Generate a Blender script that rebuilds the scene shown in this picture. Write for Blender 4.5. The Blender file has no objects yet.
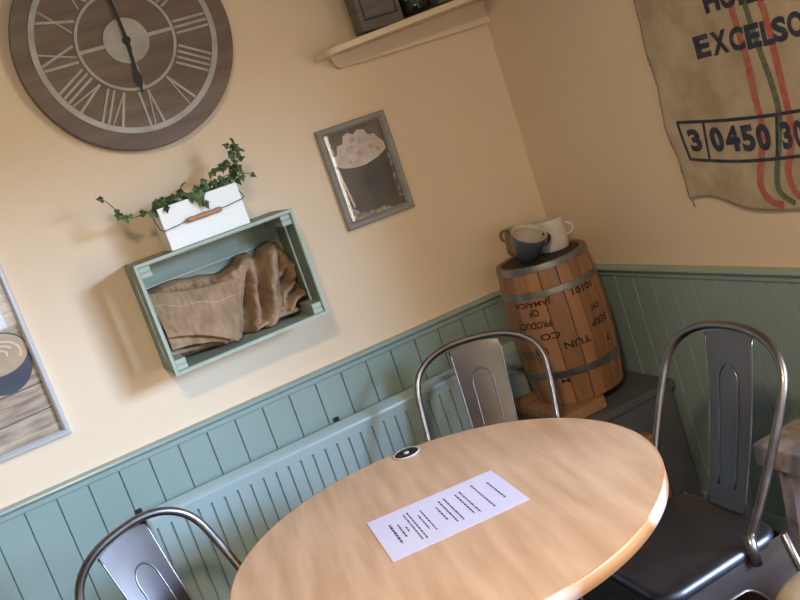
import bpy, bmesh, math, random
from mathutils import Vector, Matrix, noise
random.seed(7)
C = bpy.context.scene.collection
PI = math.pi
WY, WX = 2.8, 1.708          # plaster planes of the back wall and of the right wall

# ------------------------------------------------------------------ materials
def new_mat(name):
    m = bpy.data.materials.new(name); m.use_nodes = True
    nt = m.node_tree; b = nt.nodes['Principled BSDF']
    return m, nt, b
def srgb(r, g, b):
    f = lambda c: (c/255/12.92) if c/255 <= .04045 else ((c/255+.055)/1.055)**2.4
    return (f(r), f(g), f(b), 1)
def mat(name, col, rough=.6, metal=0, col2=None, scale=8, stretch=(1,1,1), detail=4, bump=0, bscale=None, spec=.5, lo=.35, hi=.65, coat=0, dist=.004, rot=(0,0,0), croughs=None):
    m, nt, b = new_mat(name)
    b.inputs['Base Color'].default_value = col
    b.inputs['Roughness'].default_value = rough
    b.inputs['Metallic'].default_value = metal
    b.inputs['Specular IOR Level'].default_value = spec
    b.inputs['Coat Weight'].default_value = coat
    tc = nt.nodes.new('ShaderNodeTexCoord')
    mp = nt.nodes.new('ShaderNodeMapping'); mp.inputs['Scale'].default_value = stretch; mp.inputs['Rotation'].default_value = rot
    nt.links.new(tc.outputs['Object'], mp.inputs['Vector'])
    if col2:
        n = nt.nodes.new('ShaderNodeTexNoise'); n.inputs['Scale'].default_value = scale; n.inputs['Detail'].default_value = detail
        nt.links.new(mp.outputs['Vector'], n.inputs['Vector'])
        r = nt.nodes.new('ShaderNodeValToRGB')
        r.color_ramp.elements[0].position = lo; r.color_ramp.elements[0].color = col
        r.color_ramp.elements[1].position = hi; r.color_ramp.elements[1].color = col2
        nt.links.new(n.outputs['Fac'], r.inputs['Fac']); nt.links.new(r.outputs['Color'], b.inputs['Base Color'])
        if croughs:
            mr = nt.nodes.new('ShaderNodeMapRange'); mr.inputs['To Min'].default_value = croughs[0]; mr.inputs['To Max'].default_value = croughs[1]
            nt.links.new(n.outputs['Fac'], mr.inputs['Value']); nt.links.new(mr.outputs['Result'], b.inputs['Roughness'])
    if bump:
        n2 = nt.nodes.new('ShaderNodeTexNoise'); n2.inputs['Scale'].default_value = bscale or scale*4; n2.inputs['Detail'].default_value = 5
        nt.links.new(mp.outputs['Vector'], n2.inputs['Vector'])
        bp = nt.nodes.new('ShaderNodeBump'); bp.inputs['Strength'].default_value = bump; bp.inputs['Distance'].default_value = dist
        nt.links.new(n2.outputs['Fac'], bp.inputs['Height']); nt.links.new(bp.outputs['Normal'], b.inputs['Normal'])
    return m

M = {}
M['plaster'] = mat('plaster', srgb(232,212,184), .75, col2=srgb(236,217,190), scale=2.2, bump=.12, bscale=40, dist=.002)
M['ceiling'] = mat('ceiling_paint', srgb(150,140,124), .8, col2=srgb(144,134,118), scale=2)  # unseen ceiling, toned down to cut bounced light
M['far_paint'] = mat('dark_wall_paint', srgb(96,98,94), .8, col2=srgb(100,102,98), scale=2)  # dark tone chosen to cut light bouncing off the unseen walls
M['teal'] = mat('teal_paint', srgb(143,165,160), .26, col2=srgb(148,169,164), scale=3, bump=.25, bscale=14, spec=.5, dist=.003)
M['groove'] = mat('groove_shadow_gap', srgb(84,106,106), .7, col2=srgb(90,112,110), scale=20)
M['radiator'] = mat('radiator_paint', srgb(156,176,176), .26, col2=srgb(160,180,180), scale=4)
M['floor'] = mat('dark_floor_boards', srgb(62,36,30), .45, col2=srgb(88,54,44), scale=3, stretch=(1,12,1), bump=.1)
M['skirting'] = M['teal']
M['laminate'] = mat('beech_laminate', srgb(197,160,128), .38, col2=srgb(222,188,158), scale=2.6, stretch=(11,1.3,1), detail=9, spec=.5, lo=.32, hi=.68)
M['edging'] = mat('worn_edging', srgb(178,126,84), .35, col2=srgb(222,204,192), scale=3.2, detail=3, lo=.5, hi=.58)
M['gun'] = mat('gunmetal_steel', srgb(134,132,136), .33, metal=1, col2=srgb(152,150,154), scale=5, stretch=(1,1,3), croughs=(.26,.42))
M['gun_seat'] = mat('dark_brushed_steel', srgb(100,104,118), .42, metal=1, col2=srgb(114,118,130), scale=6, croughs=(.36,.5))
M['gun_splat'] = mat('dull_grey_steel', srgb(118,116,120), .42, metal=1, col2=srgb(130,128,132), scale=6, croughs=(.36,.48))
M['black_metal'] = mat('black_metal', srgb(34,34,36), .45, metal=.4)
M['rubber'] = mat('black_rubber', srgb(24,24,25), .7)
M['paper'] = mat('white_paper', srgb(224,222,250), .55, col2=srgb(219,218,248), scale=6)
M['ink'] = mat('dark_print', srgb(70,70,96), .6)
M['sage'] = mat('sage_painted_wood', srgb(132,146,132), .6, col2=srgb(146,159,144), scale=7, stretch=(1,1,4), bump=.2)
M['sage_light'] = mat('worn_sage_edge', srgb(158,172,158), .6, col2=srgb(172,184,170), scale=10)
M['white_tin'] = mat('white_enamel_tin', srgb(246,250,248), .3, col2=srgb(238,246,243), scale=5, coat=.3)
M['wire'] = mat('dark_wire', srgb(70,66,62), .4, metal=.8)
M['grip'] = mat('turned_wood_grip', srgb(160,116,84), .5, col2=srgb(184,138,104), scale=9, stretch=(1,6,6))
M['stem'] = mat('ivy_stem', srgb(82,84,46), .6)
M['soil'] = mat('dark_soil', srgb(40,30,22), .95, bump=.5, bscale=60)
def burlap(name, c1, c2, weave=700, bump=.25, rough=.95):
    m, nt, b = new_mat(name); b.inputs['Roughness'].default_value = rough; b.inputs['Specular IOR Level'].default_value = .1
    tc = nt.nodes.new('ShaderNodeTexCoord')
    outs = []
    for d in ('X', 'Z'):
        w = nt.nodes.new('ShaderNodeTexWave'); w.bands_direction = d; w.inputs['Scale'].default_value = weave/6.28; w.inputs['Distortion'].default_value = 1.5; w.inputs['Detail'].default_value = 1
        if d == 'X' and 'wall' in name: w.bands_direction = 'Y'
        nt.links.new(tc.outputs['Object'], w.inputs['Vector']); outs.append(w.outputs['Fac'])
    mx = nt.nodes.new('ShaderNodeMath'); mx.operation = 'MULTIPLY'; nt.links.new(outs[0], mx.inputs[0]); nt.links.new(outs[1], mx.inputs[1])
    n = nt.nodes.new('ShaderNodeTexNoise'); n.inputs['Scale'].default_value = 14; n.inputs['Detail'].default_value = 6; nt.links.new(tc.outputs['Object'], n.inputs['Vector'])
    ad = nt.nodes.new('ShaderNodeMath'); ad.operation = 'MULTIPLY_ADD'; ad.inputs[1].default_value = .25
    nt.links.new(mx.outputs[0], ad.inputs[0]); nt.links.new(n.outputs['Fac'], ad.inputs[2])
    r = nt.nodes.new('ShaderNodeValToRGB'); r.color_ramp.elements[0].position = .4; r.color_ramp.elements[0].color = c1
    r.color_ramp.elements[1].position = .8; r.color_ramp.elements[1].color = c2
    nt.links.new(ad.outputs[0], r.inputs['Fac']); nt.links.new(r.outputs['Color'], b.inputs['Base Color'])
    bp = nt.nodes.new('ShaderNodeBump'); bp.inputs['Strength'].default_value = bump; bp.inputs['Distance'].default_value = .002
    nt.links.new(mx.outputs[0], bp.inputs['Height']); nt.links.new(bp.outputs['Normal'], b.inputs['Normal'])
    return m
M['burlap'] = burlap('brown_burlap', srgb(140,116,92), srgb(178,152,124))
M['wall_burlap'] = burlap('wall_burlap', srgb(170,156,132), srgb(204,188,164), weave=800, bump=.2)
M['thread'] = mat('pale_thread', srgb(192,168,140), .9)
M['sack_ink'] = mat('sack_ink', srgb(50,56,76), .9, col2=srgb(82,84,98), scale=45, lo=.45, hi=.8)
M['stripe_red'] = mat('woven_red_stripe', srgb(182,88,88), .95, col2=srgb(178,124,108), scale=60)
M['stripe_green'] = mat('woven_green_stripe', srgb(84,102,92), .95, col2=srgb(118,120,100), scale=60)
M['clock_wood'] = mat('clock_wood', srgb(98,82,74), .5, col2=srgb(120,102,92), scale=3, stretch=(1,1,8), detail=6, bump=.1)
M['clock_metal'] = mat('dull_zinc', srgb(156,156,152), .5, metal=.2, col2=srgb(176,176,172), scale=18)
M['hand'] = mat('black_clock_hand', srgb(38,40,46), .4, metal=.3)
M['frame_grey'] = mat('blue_grey_frame', srgb(138,138,134), .5, col2=srgb(150,150,146), scale=9, stretch=(1,1,3), bump=.1)
M['silver'] = mat('silver_frame', srgb(206,208,212), .3, metal=.25)
M['photo_dark'] = mat('photo_dark_ground', srgb(84,76,68), .6, col2=srgb(126,112,100), scale=9)
M['photo_mug'] = mat('photo_dark_mug', srgb(76,76,76), .6, col2=srgb(92,90,88), scale=12)
M['photo_foam'] = mat('photo_foam', srgb(226,214,206), .6, col2=srgb(206,190,182), scale=40)
M['photo_foam2'] = mat('photo_foam_shade', srgb(186,168,160), .6, col2=srgb(210,196,188), scale=50)
M['photo_light'] = mat('photo_table', srgb(186,176,164), .6, col2=srgb(110,102,94), scale=60)
M['poster_wood'] = mat('poster_planks', srgb(150,134,118), .6, col2=srgb(206,190,170), scale=9, stretch=(1,1,8), detail=6)
M['poster_gap'] = mat('poster_plank_gap', srgb(108,96,88), .6)
M['poster_cup'] = mat('poster_cup', srgb(72,80,98), .5, col2=srgb(88,96,112), scale=8)
M['poster_foam'] = mat('poster_latte', srgb(206,186,162), .6, col2=srgb(190,164,138), scale=14)
M['poster_cream'] = mat('poster_cream_swirl', srgb(228,216,200), .6)
M['poster_white'] = mat('poster_white_card', srgb(206,214,228), .6)
M['grey_wood'] = mat('weathered_grey_wood', srgb(98,94,90), .7, col2=srgb(122,118,114), scale=6, stretch=(1,1,7), bump=.2)
M['dark_line'] = mat('dark_inlay', srgb(44,42,42), .7)
M['dark_jar'] = mat('dark_glass_jar', srgb(28,30,32), .12, spec=.6)
M['hoop'] = mat('galvanised_hoop', srgb(150,150,146), .36, metal=.8, col2=srgb(116,118,116), scale=14, croughs=(.3,.5))
M['barrel_ink'] = mat('stencil_ink', srgb(44,34,30), .85, col2=srgb(70,52,42), scale=60, lo=.45, hi=.8)
M['charcoal'] = mat('charcoal_box', srgb(84,87,92), .6, col2=srgb(92,95,100), scale=5)
M['board'] = mat('brown_board', srgb(142,106,76), .55, col2=srgb(168,128,94), scale=5, stretch=(1,6,1))
M['blue_mug'] = mat('slate_blue_stoneware', srgb(78,84,96), .22, col2=srgb(64,68,80), scale=6, coat=.3)
M['cream_in'] = mat('cream_glaze', srgb(196,186,172), .3)
M['tan_mug'] = mat('brown_stoneware', srgb(136,112,92), .35, col2=srgb(116,94,78), scale=9)
M['white_mug'] = mat('white_glaze', srgb(212,204,198), .25, coat=.3)
M['coffee'] = mat('coffee_stain', srgb(60,40,30), .4)
M['distress'] = mat('whitewashed_wood', srgb(170,160,160), .7, col2=srgb(124,110,108), scale=22, detail=6, lo=.52, hi=.75, bump=.3)
M['window_white'] = mat('white_window_frame', srgb(236,236,232), .4)
M['outside'] = mat('pavement', srgb(150,148,144), .9, col2=srgb(130,128,124), scale=3)
def leafmat():
    m, nt, b = new_mat('ivy_leaf'); b.inputs['Roughness'].default_value = .4
    tc = nt.nodes.new('ShaderNodeTexCoord'); n = nt.nodes.new('ShaderNodeTexNoise'); n.inputs['Scale'].default_value = 45
    nt.links.new(tc.outputs['Object'], n.inputs['Vector'])
    r = nt.nodes.new('ShaderNodeValToRGB'); r.color_ramp.elements[0].position = .35; r.color_ramp.elements[0].color = srgb(38,62,32)
    r.color_ramp.elements[1].position = .7; r.color_ramp.elements[1].color = srgb(92,120,70)
    nt.links.new(n.outputs['Fac'], r.inputs['Fac']); nt.links.new(r.outputs['Color'], b.inputs['Base Color'])
    return m
M['leaf'] = leafmat()
def glassmat():
    m = bpy.data.materials.new('clear_glass'); m.use_nodes = True; nt = m.node_tree; nt.nodes.clear()
    o = nt.nodes.new('ShaderNodeOutputMaterial'); t = nt.nodes.new('ShaderNodeBsdfTransparent'); g = nt.nodes.new('ShaderNodeBsdfGlossy'); g.inputs['Roughness'].default_value = .03
    mx = nt.nodes.new('ShaderNodeMixShader'); mx.inputs['Fac'].default_value = .04
    nt.links.new(t.outputs[0], mx.inputs[1]); nt.links.new(g.outputs[0], mx.inputs[2]); nt.links.new(mx.outputs[0], o.inputs['Surface'])
    return m
M['glass'] = glassmat()
def stavemat():
    m, nt, b = new_mat('oak_staves'); b.inputs['Roughness'].default_value = .5
    at = nt.nodes.new('ShaderNodeAttribute'); at.attribute_name = 'stave'
    tc = nt.nodes.new('ShaderNodeTexCoord'); mp = nt.nodes.new('ShaderNodeMapping'); mp.inputs['Scale'].default_value = (14, 14, 2.5)
    n = nt.nodes.new('ShaderNodeTexNoise'); n.inputs['Scale'].default_value = 4; n.inputs['Detail'].default_value = 6
    nt.links.new(tc.outputs['Object'], mp.inputs['Vector']); nt.links.new(mp.outputs['Vector'], n.inputs['Vector'])
    ma = nt.nodes.new('ShaderNodeMath'); ma.operation = 'MULTIPLY_ADD'; ma.inputs[1].default_value = .55
    nt.links.new(n.outputs['Fac'], ma.inputs[0]); nt.links.new(at.outputs['Fac'], ma.inputs[2])
    r = nt.nodes.new('ShaderNodeValToRGB'); r.color_ramp.elements[0].position = .2; r.color_ramp.elements[0].color = srgb(122,84,58)
    r.color_ramp.elements[1].position = 1.0; r.color_ramp.elements[1].color = srgb(180,132,94)
    nt.links.new(ma.outputs[0], r.inputs['Fac']); nt.links.new(r.outputs['Color'], b.inputs['Base Color'])
    return m
M['stave'] = stavemat()

# ------------------------------------------------------------------ helpers
def obj(name, bm, m, parent=None, smooth=False, bevel=0, seg=2, sub=0, auto=None):
    """link a bmesh as ONE mesh object; world-space verts are made local to the parent's base"""
    off = Vector((0,0,0)); p = parent
    while p is not None: off += p.location; p = p.parent
    if off.length: bmesh.ops.translate(bm, verts=bm.verts, vec=-off)
    bmesh.ops.recalc_face_normals(bm, faces=bm.faces)
    me = bpy.data.meshes.new(name); bm.to_mesh(me); bm.free()
    for k in (m if isinstance(m, list) else [m]): me.materials.append(k)
    if smooth or bevel:
        for f in me.polygons: f.use_smooth = True
    o = bpy.data.objects.new(name, me); C.objects.link(o)
    if bevel:
        b = o.modifiers.new('bevel', 'BEVEL'); b.width = bevel; b.segments = seg; b.limit_method = 'ANGLE'; b.angle_limit = .6; b.harden_normals = True
    if sub:
        s = o.modifiers.new('subsurf', 'SUBSURF'); s.levels = sub; s.render_levels = sub
    if auto is not None:
        for e in me.edges: pass
        me.set_sharp_from_angle(angle=auto)
    if parent: o.parent = parent
    return o
def thing(name, label, cat, loc=(0,0,0), group=None):
    o = bpy.data.objects.new(name, None); C.objects.link(o); o.location = loc; o.empty_display_size = .05
    o['label'] = label; o['category'] = cat
    if group: o['group'] = group
    return o
def tag(o, label, cat, group=None):
    o['label'] = label; o['category'] = cat
    if group: o['group'] = group
    return o
def struct(name, bm, m, **k):
    o = obj(name, bm, m, **k); o['kind'] = 'structure'; return o
def box(bm, x0, x1, y0, y1, z0, z1, mi=0):
    v = [bm.verts.new((x, y, z)) for x in (x0,x1) for y in (y0,y1) for z in (z0,z1)]
    fs = [(0,1,3,2),(4,6,7,5),(0,4,5,1),(2,3,7,6),(0,2,6,4),(1,5,7,3)]
    for f in fs:
        F = bm.faces.new([v[i] for i in f]); F.material_index = mi
    return v
def tube(bm, pts, r, n=10, cap=True, closed=False):
    pts = [Vector(p) for p in pts]; rings = []
    N = len(pts)
    rr = r if isinstance(r, (list, tuple)) else [r]*N
    up = None
    for i, p in enumerate(pts):
        a = pts[(i-1) % N] if (closed or i > 0) else p; b = pts[(i+1) % N] if (closed or i < N-1) else p
        t = (b-a).normalized()
        if up is None:
            up = Vector((0,0,1)) if abs(t.z) < .9 else Vector((1,0,0))
        s = t.cross(up); s = s.normalized() if s.length > 1e-6 else Vector((1,0,0)); up = s.cross(t).normalized()
        rings.append([bm.verts.new(p + (s*math.cos(2*PI*k/n) + up*math.sin(2*PI*k/n))*rr[i]) for k in range(n)])
    for i in range(N if closed else N-1):
        A, B = rings[i], rings[(i+1) % N]
        for k in range(n): bm.faces.new((A[k], A[(k+1)%n], B[(k+1)%n], B[k]))
    if cap and not closed:
        bm.faces.new(rings[0]); bm.faces.new(rings[-1])
def lathe(bm, prof, cx, cy, n=48, mi=0):
    rings = []
    for r, z in prof:
        if r < 1e-6: rings.append([bm.verts.new((cx, cy, z))])
        else: rings.append([bm.verts.new((cx + r*math.cos(2*PI*k/n), cy + r*math.sin(2*PI*k/n), z)) for k in range(n)])
    for A, B in zip(rings, rings[1:]):
        for k in range(n):
            q = [A[k % len(A)], A[(k+1) % len(A)], B[(k+1) % len(B)], B[k % len(B)]]
            q = list(dict.fromkeys(q))
            if len(q) >= 3:
                f = bm.faces.new(q); f.material_index = mi
def prism(bm, poly, fn, d0, d1):
    """poly: list of (a,b); fn(a,b,d) -> xyz"""
    A = [bm.verts.new(fn(a, b, d0)) for a, b in poly]; B = [bm.verts.new(fn(a, b, d1)) for a, b in poly]
    bm.faces.new(A); bm.faces.new(B[::-1]); n = len(poly)
    for i in range(n): bm.faces.new((A[i], A[(i+1)%n], B[(i+1)%n], B[i]))
def onA(y):   # map (x,z,depth towards the room) onto the back wall
    return lambda a, b, d: (a, y-d, b)
def ring(bm, cx, cz, r0, r1, y0, y1, n=96):
    a = [[bm.verts.new((cx+r*math.cos(2*PI*k/n), y, cz+r*math.sin(2*PI*k/n))) for k in range(n)] for r, y in ((r0,y0),(r1,y0),(r1,y1),(r0,y1))]
    for j in range(4):
        A, B = a[j], a[(j+1)%4]
        for k in range(n): bm.faces.new((A[k], A[(k+1)%n], B[(k+1)%n], B[k]))
def disc(bm, cx, cz, r, y0, y1, n=96):
    prism(bm, [(cx+r*math.cos(2*PI*k/n), cz+r*math.sin(2*PI*k/n)) for k in range(n)], lambda a,b,d: (a,d,b), y0, y1)
def text_bm(s, height, bold=0, space=1.0, res=3):
    """text as a flat bmesh in the XY plane, centred at the origin, capital height = height"""
    cu = bpy.data.curves.new('t', 'FONT'); cu.body = s; cu.size = 1; cu.offset = bold; cu.resolution_u = res; cu.space_character = space
    o = bpy.data.objects.new('t', cu); C.objects.link(o)
    dg = bpy.context.evaluated_depsgraph_get(); me = bpy.data.meshes.new_from_object(o.evaluated_get(dg))
    bpy.data.objects.remove(o); bpy.data.curves.remove(cu)
    bm = bmesh.new(); bm.from_mesh(me); bpy.data.meshes.remove(me)
    xs = [v.co.x for v in bm.verts]; ys = [v.co.y for v in bm.verts]
    k = height/(max(ys)-min(ys)); cx = (min(xs)+max(xs))/2; cy = (min(ys)+max(ys))/2
    for v in bm.verts: v.co = Vector(((v.co.x-cx)*k, (v.co.y-cy)*k, 0))
    return bm, (max(xs)-min(xs))*k
def merge(dst, src):
    mp = {v: dst.verts.new(v.co) for v in src.verts}
    for f in src.faces:
        try: dst.faces.new([mp[v] for v in f.verts])
        except ValueError: pass
    src.free()
def refine(bm, L):
    for _ in range(4):
        es = [e for e in bm.edges if e.calc_length() > L]
        if not es: break
        bmesh.ops.subdivide_edges(bm, edges=es, cuts=1, use_grid_fill=False)
        bmesh.ops.triangulate(bm, faces=[f for f in bm.faces if len(f.verts) > 3])

# ------------------------------------------------------------------ the room
XL, YF, H = -.75, -2.2, 2.55
bm = bmesh.new(); box(bm, XL-.1, WX+.1, YF-.1, WY+.1, -.1, 0); struct('floor', bm, M['floor'])
bm = bmesh.new(); box(bm, XL-.1, WX+.1, YF-.1, WY+.1, H, H+.1); struct('ceiling', bm, M['ceiling'])
bm = bmesh.new(); box(bm, XL-.1, WX+.2, WY, WY+.15, 0, H); struct('wall_back', bm, M['plaster'])
bm = bmesh.new(); box(bm, XL-.15, XL, YF, WY, 0, H); struct('wall_left', bm, M['far_paint'])  # unseen wall, pulled in close and kept dark to reduce bounce
W1 = (-.80, .980, .50, 1.90)        # window in the right wall (y0,y1,z0,z1)
W2 = (-.5, .9, .9, 2.1)       # unseen window added in the front wall for fill light (x0,x1,z0,z1)
bm = bmesh.new()
box(bm, WX, WX+.2, W1[1], WY, 0, H); box(bm, WX, WX+.2, YF, W1[0], 0, H)
box(bm, WX, WX+.2, W1[0], W1[1], 0, W1[2]); box(bm, WX, WX+.2, W1[0], W1[1], W1[3], H)
struct('wall_right', bm, M['plaster'])
bm = bmesh.new()
box(bm, XL-.1, W2[0], YF-.2, YF, 0, H); box(bm, W2[1], WX+.2, YF-.2, YF, 0, H)
box(bm, W2[0], W2[1], YF-.2, YF, 0, W2[2]); box(bm, W2[0], W2[1], YF-.2, YF, W2[3], H)
struct('wall_front', bm, M['far_paint'])
def window(n, fn, a0, a1, z0, z1, mull):
    bm = bmesh.new(); t = .045
    for s in ((a0,a0+t,z0,z1),(a1-t,a1,z0,z1),(a0+t,a1-t,z0,z0+t),(a0+t,a1-t,z1-t,z1)):
        prism(bm, [(s[0],s[2]),(s[1],s[2]),(s[1],s[3]),(s[0],s[3])], fn, .07, .12)
    for m_ in mull: prism(bm, [(m_-.015,z0+t),(m_+.015,z0+t),(m_+.015,z1-t),(m_-.015,z1-t)], fn, .08, .11)
    w = struct('window_%d' % n, bm, M['window_white'])
    bm = bmesh.new(); prism(bm, [(a0+t,z0+t),(a1-t,z0+t),(a1-t,z1-t),(a0+t,z1-t)], fn, .093, .097)
    obj('glass', bm, M['glass'], w)
window(1, lambda a,b,d: (WX+d, a, b), *W1, [ (W1[0]+W1[1])/2 ])
window(2, lambda a,b,d: (a, YF-d, b), *W2, [.2])  # added behind the camera to carry fill light and reflections

# tongue and groove panelling and its rail
def panel_profile(a0, a1, first, pitch, depth, g=.0028, gd=.005):
    pts = [(a0, depth)]; k = math.ceil((a0-first)/pitch)
    while first+k*pitch < a1-.01:
        x = first+k*pitch
        if x > a0+.01: pts += [(x-g, depth), (x-g*.3, depth-gd), (x+g*.3, depth-gd), (x+g, depth)]
        k += 1
    pts.append((a1, depth)); return pts
def panelling(name, a0, a1, first, fn, z0, z1):
    bm = bmesh.new(); pts = panel_profile(a0, a1, first, .0905, .016)
    A = [bm.verts.new(fn(a, z0, d)) for a, d in pts]; B = [bm.verts.new(fn(a, z1, d)) for a, d in pts]
    for i in range(len(pts)-1): 
        f = bm.faces.new((A[i], A[i+1], B[i+1], B[i]))
        if pts[i][1] < .0159 and pts[i+1][1] < .0159: f.material_index = 1
    return struct(name, bm, [M['teal'], M['groove']])
fA = lambda a, b, d: (a, WY-d, b)
fB = lambda a, b, d: (WX-d, a, b)
panelling('trim_1', XL, WX-.0, .0035, fA, 0, .835)
panelling('trim_2', W1[1]+.02, WY-.016, .04, fB, 0, .835)
def rail(name, fn, a0, a1):
    bm = bmesh.new()
    prof = [(0,.829),(.02,.829),(.022,.833),(.022,.845),(.026,.849),(.034,.852),(.036,.856),(.034,.861),(.028,.863),(0,.863)]
    A = [bm.verts.new(fn(a0, z, d)) for d, z in prof]; B = [bm.verts.new(fn(a1, z, d)) for d, z in prof]
    bm.faces.new(A); bm.faces.new(B[::-1])
    for i in range(len(prof)-1): bm.faces.new((A[i], A[i+1], B[i+1], B[i]))
    struct(name, bm, M['teal'])
rail('trim_3', fA, XL, WX); rail('trim_4', fB, W1[1]+.02, WY-.036)
for nm, fn, a0, a1 in (('baseboard_back', fA, XL, WX), ('baseboard_right', fB, W1[1]+.02, WY-.03)):
    bm = bmesh.new(); prism(bm, [(a0,0),(a1,0),(a1,.1),(a0,.1)], fn, .0161, .03); struct(nm, bm, M['teal'], bevel=.004)

# ------------------------------------------------------------------ radiator
rad = thing('radiator', 'teal painted ribbed panel radiator low on the panelled wall behind the table', 'radiator', (.78, 2.74, .12))
x0, x1, yf, zt, zb = .108, 1.40, 2.70, .702, .12
bm = bmesh.new(); pts = [(x0, yf+.012), (x0+.004, yf+.003), (x0+.012, yf)]
k = 0
xs = .1234
while xs+.04 < x1-.01:
    pts += [(xs, yf), (xs+.0015, yf+.008), (xs+.0055, yf+.008), (xs+.0085, yf)]; xs += .0412
pts += [(x1-.012, yf), (x1-.004, yf+.003), (x1, yf+.012)]
zs = [(zb, 0), (zb+.045, 0), (zb+.05, 1), (.645, 1), (.651, 0), (.676, 0), (.684, -.003), (.692, -.010), (zt, -.024)]
rows = []
for z, w in zs:
    row = []
    for x, y in pts:
        yy = yf + (y-yf)*(w if w >= 0 else 0) if (x0+.013 < x < x1-.013) else y
        if w < 0: yy = max(yy, yf - w)
        row.append(bm.verts.new((x, yy, z)))
    rows.append(row)
for A, B in zip(rows, rows[1:]):
    for i in range(len(pts)-1): bm.faces.new((A[i], A[i+1], B[i+1], B[i]))
bk = [bm.verts.new((x, yf+.03, z)) for x, z in ((x0,zb),(x1,zb),(x1,zt),(x0,zt))]
bm.faces.new(bk)
bm.faces.new(rows[-1] + [bk[2], bk[3]]); bm.faces.new(rows[0] + [bk[1], bk[0]])
bm.faces.new([r[0] for r in rows] + [bk[3], bk[0]]); bm.faces.new([r[-1] for r in rows] + [bk[2], bk[1]])
obj('front_panel', bm, M['radiator'], rad)
bm = bmesh.new()
n = 60
for i in range(n):
    xx = x0+.03+(x1-x0-.06)*i/n; box(bm, xx, xx+.002, yf+.031, yf+.06, zb+.05, zt-.03)
box(bm, x0+.02, x1-.02, yf+.06, yf+.0745, zb+.02, zt-.012)
obj('convector_fins', bm, M['radiator'], rad)
for bx_ in (.104, .752):
    bm = bmesh.new(); box(bm, bx_-.009, bx_+.009, yf+.0755, yf+.083, zt-.05, zt+.001); obj('wall_bracket', bm, M['rubber'], rad, bevel=.002)
bm = bmesh.new(); lathe(bm, [(0,.15),(.016,.15),(.018,.16),(.018,.2),(.014,.21),(0,.21)], x0-.03, yf+.03, 20)
tube(bm, [(x0-.03,yf+.03,.15),(x0-.03,yf+.03,0)], .0075, 10); tube(bm, [(x0-.03,yf+.03,.16),(x0+.01,yf+.03,.16)], .009, 10)
obj('valve', bm, M['white_mug'], rad, smooth=True)

# ------------------------------------------------------------------ wall clock
cx, cz, yb = .551, 1.961, WY
clk = thing('wall_clock', 'large round brown wooden wall clock with grey roman numerals', 'clock', (cx, yb, cz))
bm = bmesh.new(); disc(bm, cx, cz, .304, yb-.001, yb-.04); obj('clock_face', bm, M['clock_wood'], clk, bevel=.003, auto=.6)
bm = bmesh.new(); ring(bm, cx, cz, .241, .257, yb-.0405, yb-.044)
ring(bm, cx, cz, .131, .139, yb-.0405, yb-.044)
for a in range(4):
    c_, s_ = math.cos(a*PI/2), math.sin(a*PI/2)
    poly = [(.062,-.005),(.133,-.005),(.133,.005),(.062,.005)]
    prism(bm, [(cx+r*c_-t*s_, cz+r*s_+t*c_) for r, t in poly], lambda a_,b_,d: (a_, d, b_), yb-.0405, yb-.0435)
obj('chapter_ring', bm, M['clock_metal'], clk)
bm = bmesh.new(); disc(bm, cx, cz, .063, yb-.0405, yb-.0455, 64); obj('centre_plate', bm, M['clock_metal'], clk)
rom = {12:'XII',1:'I',2:'II',3:'III',4:'IIII',5:'V',6:'VI',7:'VII',8:'VIII',9:'IX',10:'X',11:'XI'}
for h, s in rom.items():
    bm = bmesh.new(); wd = {'I':.0165,'V':.036,'X':.042}; tot = sum(wd[c] for c in s); t = -tot/2
    th = math.radians(h*30); ro = (math.sin(th), math.cos(th)); td = (math.cos(th), -math.sin(th))
    def stroke(t0, r0, t1, r1, w):
        d = Vector((t1-t0, r1-r0)).normalized(); nn = Vector((-d.y, d.x))*w/2
        q = [(t0+nn.x, r0+nn.y), (t0-nn.x, r0-nn.y), (t1-nn.x, r1-nn.y), (t1+nn.x, r1+nn.y)]
        yy = stroke.y; stroke.y += .0002
        prism(bm, [(cx+b*ro[0]+a*td[0], cz+b*ro[1]+a*td[1]) for a, b in q], lambda a_,b_,d_: (a_, d_, b_), yb-.0402, yb-.0425-yy)
    stroke.y = 0
    R0, R1 = .143, .239
    for c in s:
        w = wd[c]
        if c == 'I': stroke(t+w/2, R0, t+w/2, R1, .0065)
        if c == 'V': stroke(t+w*.14, R1, t+w*.5, R0, .0068); stroke(t+w*.5, R0, t+w*.86, R1, .004)
        if c == 'X': stroke(t+w*.12, R1, t+w*.88, R0, .0068); stroke(t+w*.12, R0, t+w*.88, R1, .004)
        t += w
    obj('roman_numeral', bm, M['clock_metal'], clk)
def hand(name, ang, L, w, y0, spade, tail):
    th = math.radians(ang); ro = (math.sin(th), math.cos(th)); td = (math.cos(th), -math.sin(th))
    prof = [(-tail,.004),(0,.005),(L*spade-.02,w*.45),(L*spade,w),(L*spade+.018,w*.95),(L*spade+.03,w*.35),(L,.0012)]
    q = [(b, a) for a, b in prof] + [(-b, a) for a, b in prof[::-1]]
    bm = bmesh.new(); prism(bm, [(cx+b*ro[0]+a*td[0], cz+b*ro[1]+a*td[1]) for a, b in q], lambda a_,b_,d_: (a_, d_, b_), y0, y0-.002)
    obj(name, bm, M['hand'], clk)
hand('hour_hand', 183.5, .150, .0105, yb-.048, .68, .02)
hand('minute_hand', -1.5, .215, .009, yb-.052, .72, .03)
bm = bmesh.new(); disc(bm, cx, cz, .011, yb-.0455, yb-.0575, 24); obj('hand_pin', bm, M['hand'], clk, bevel=.002)

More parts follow.
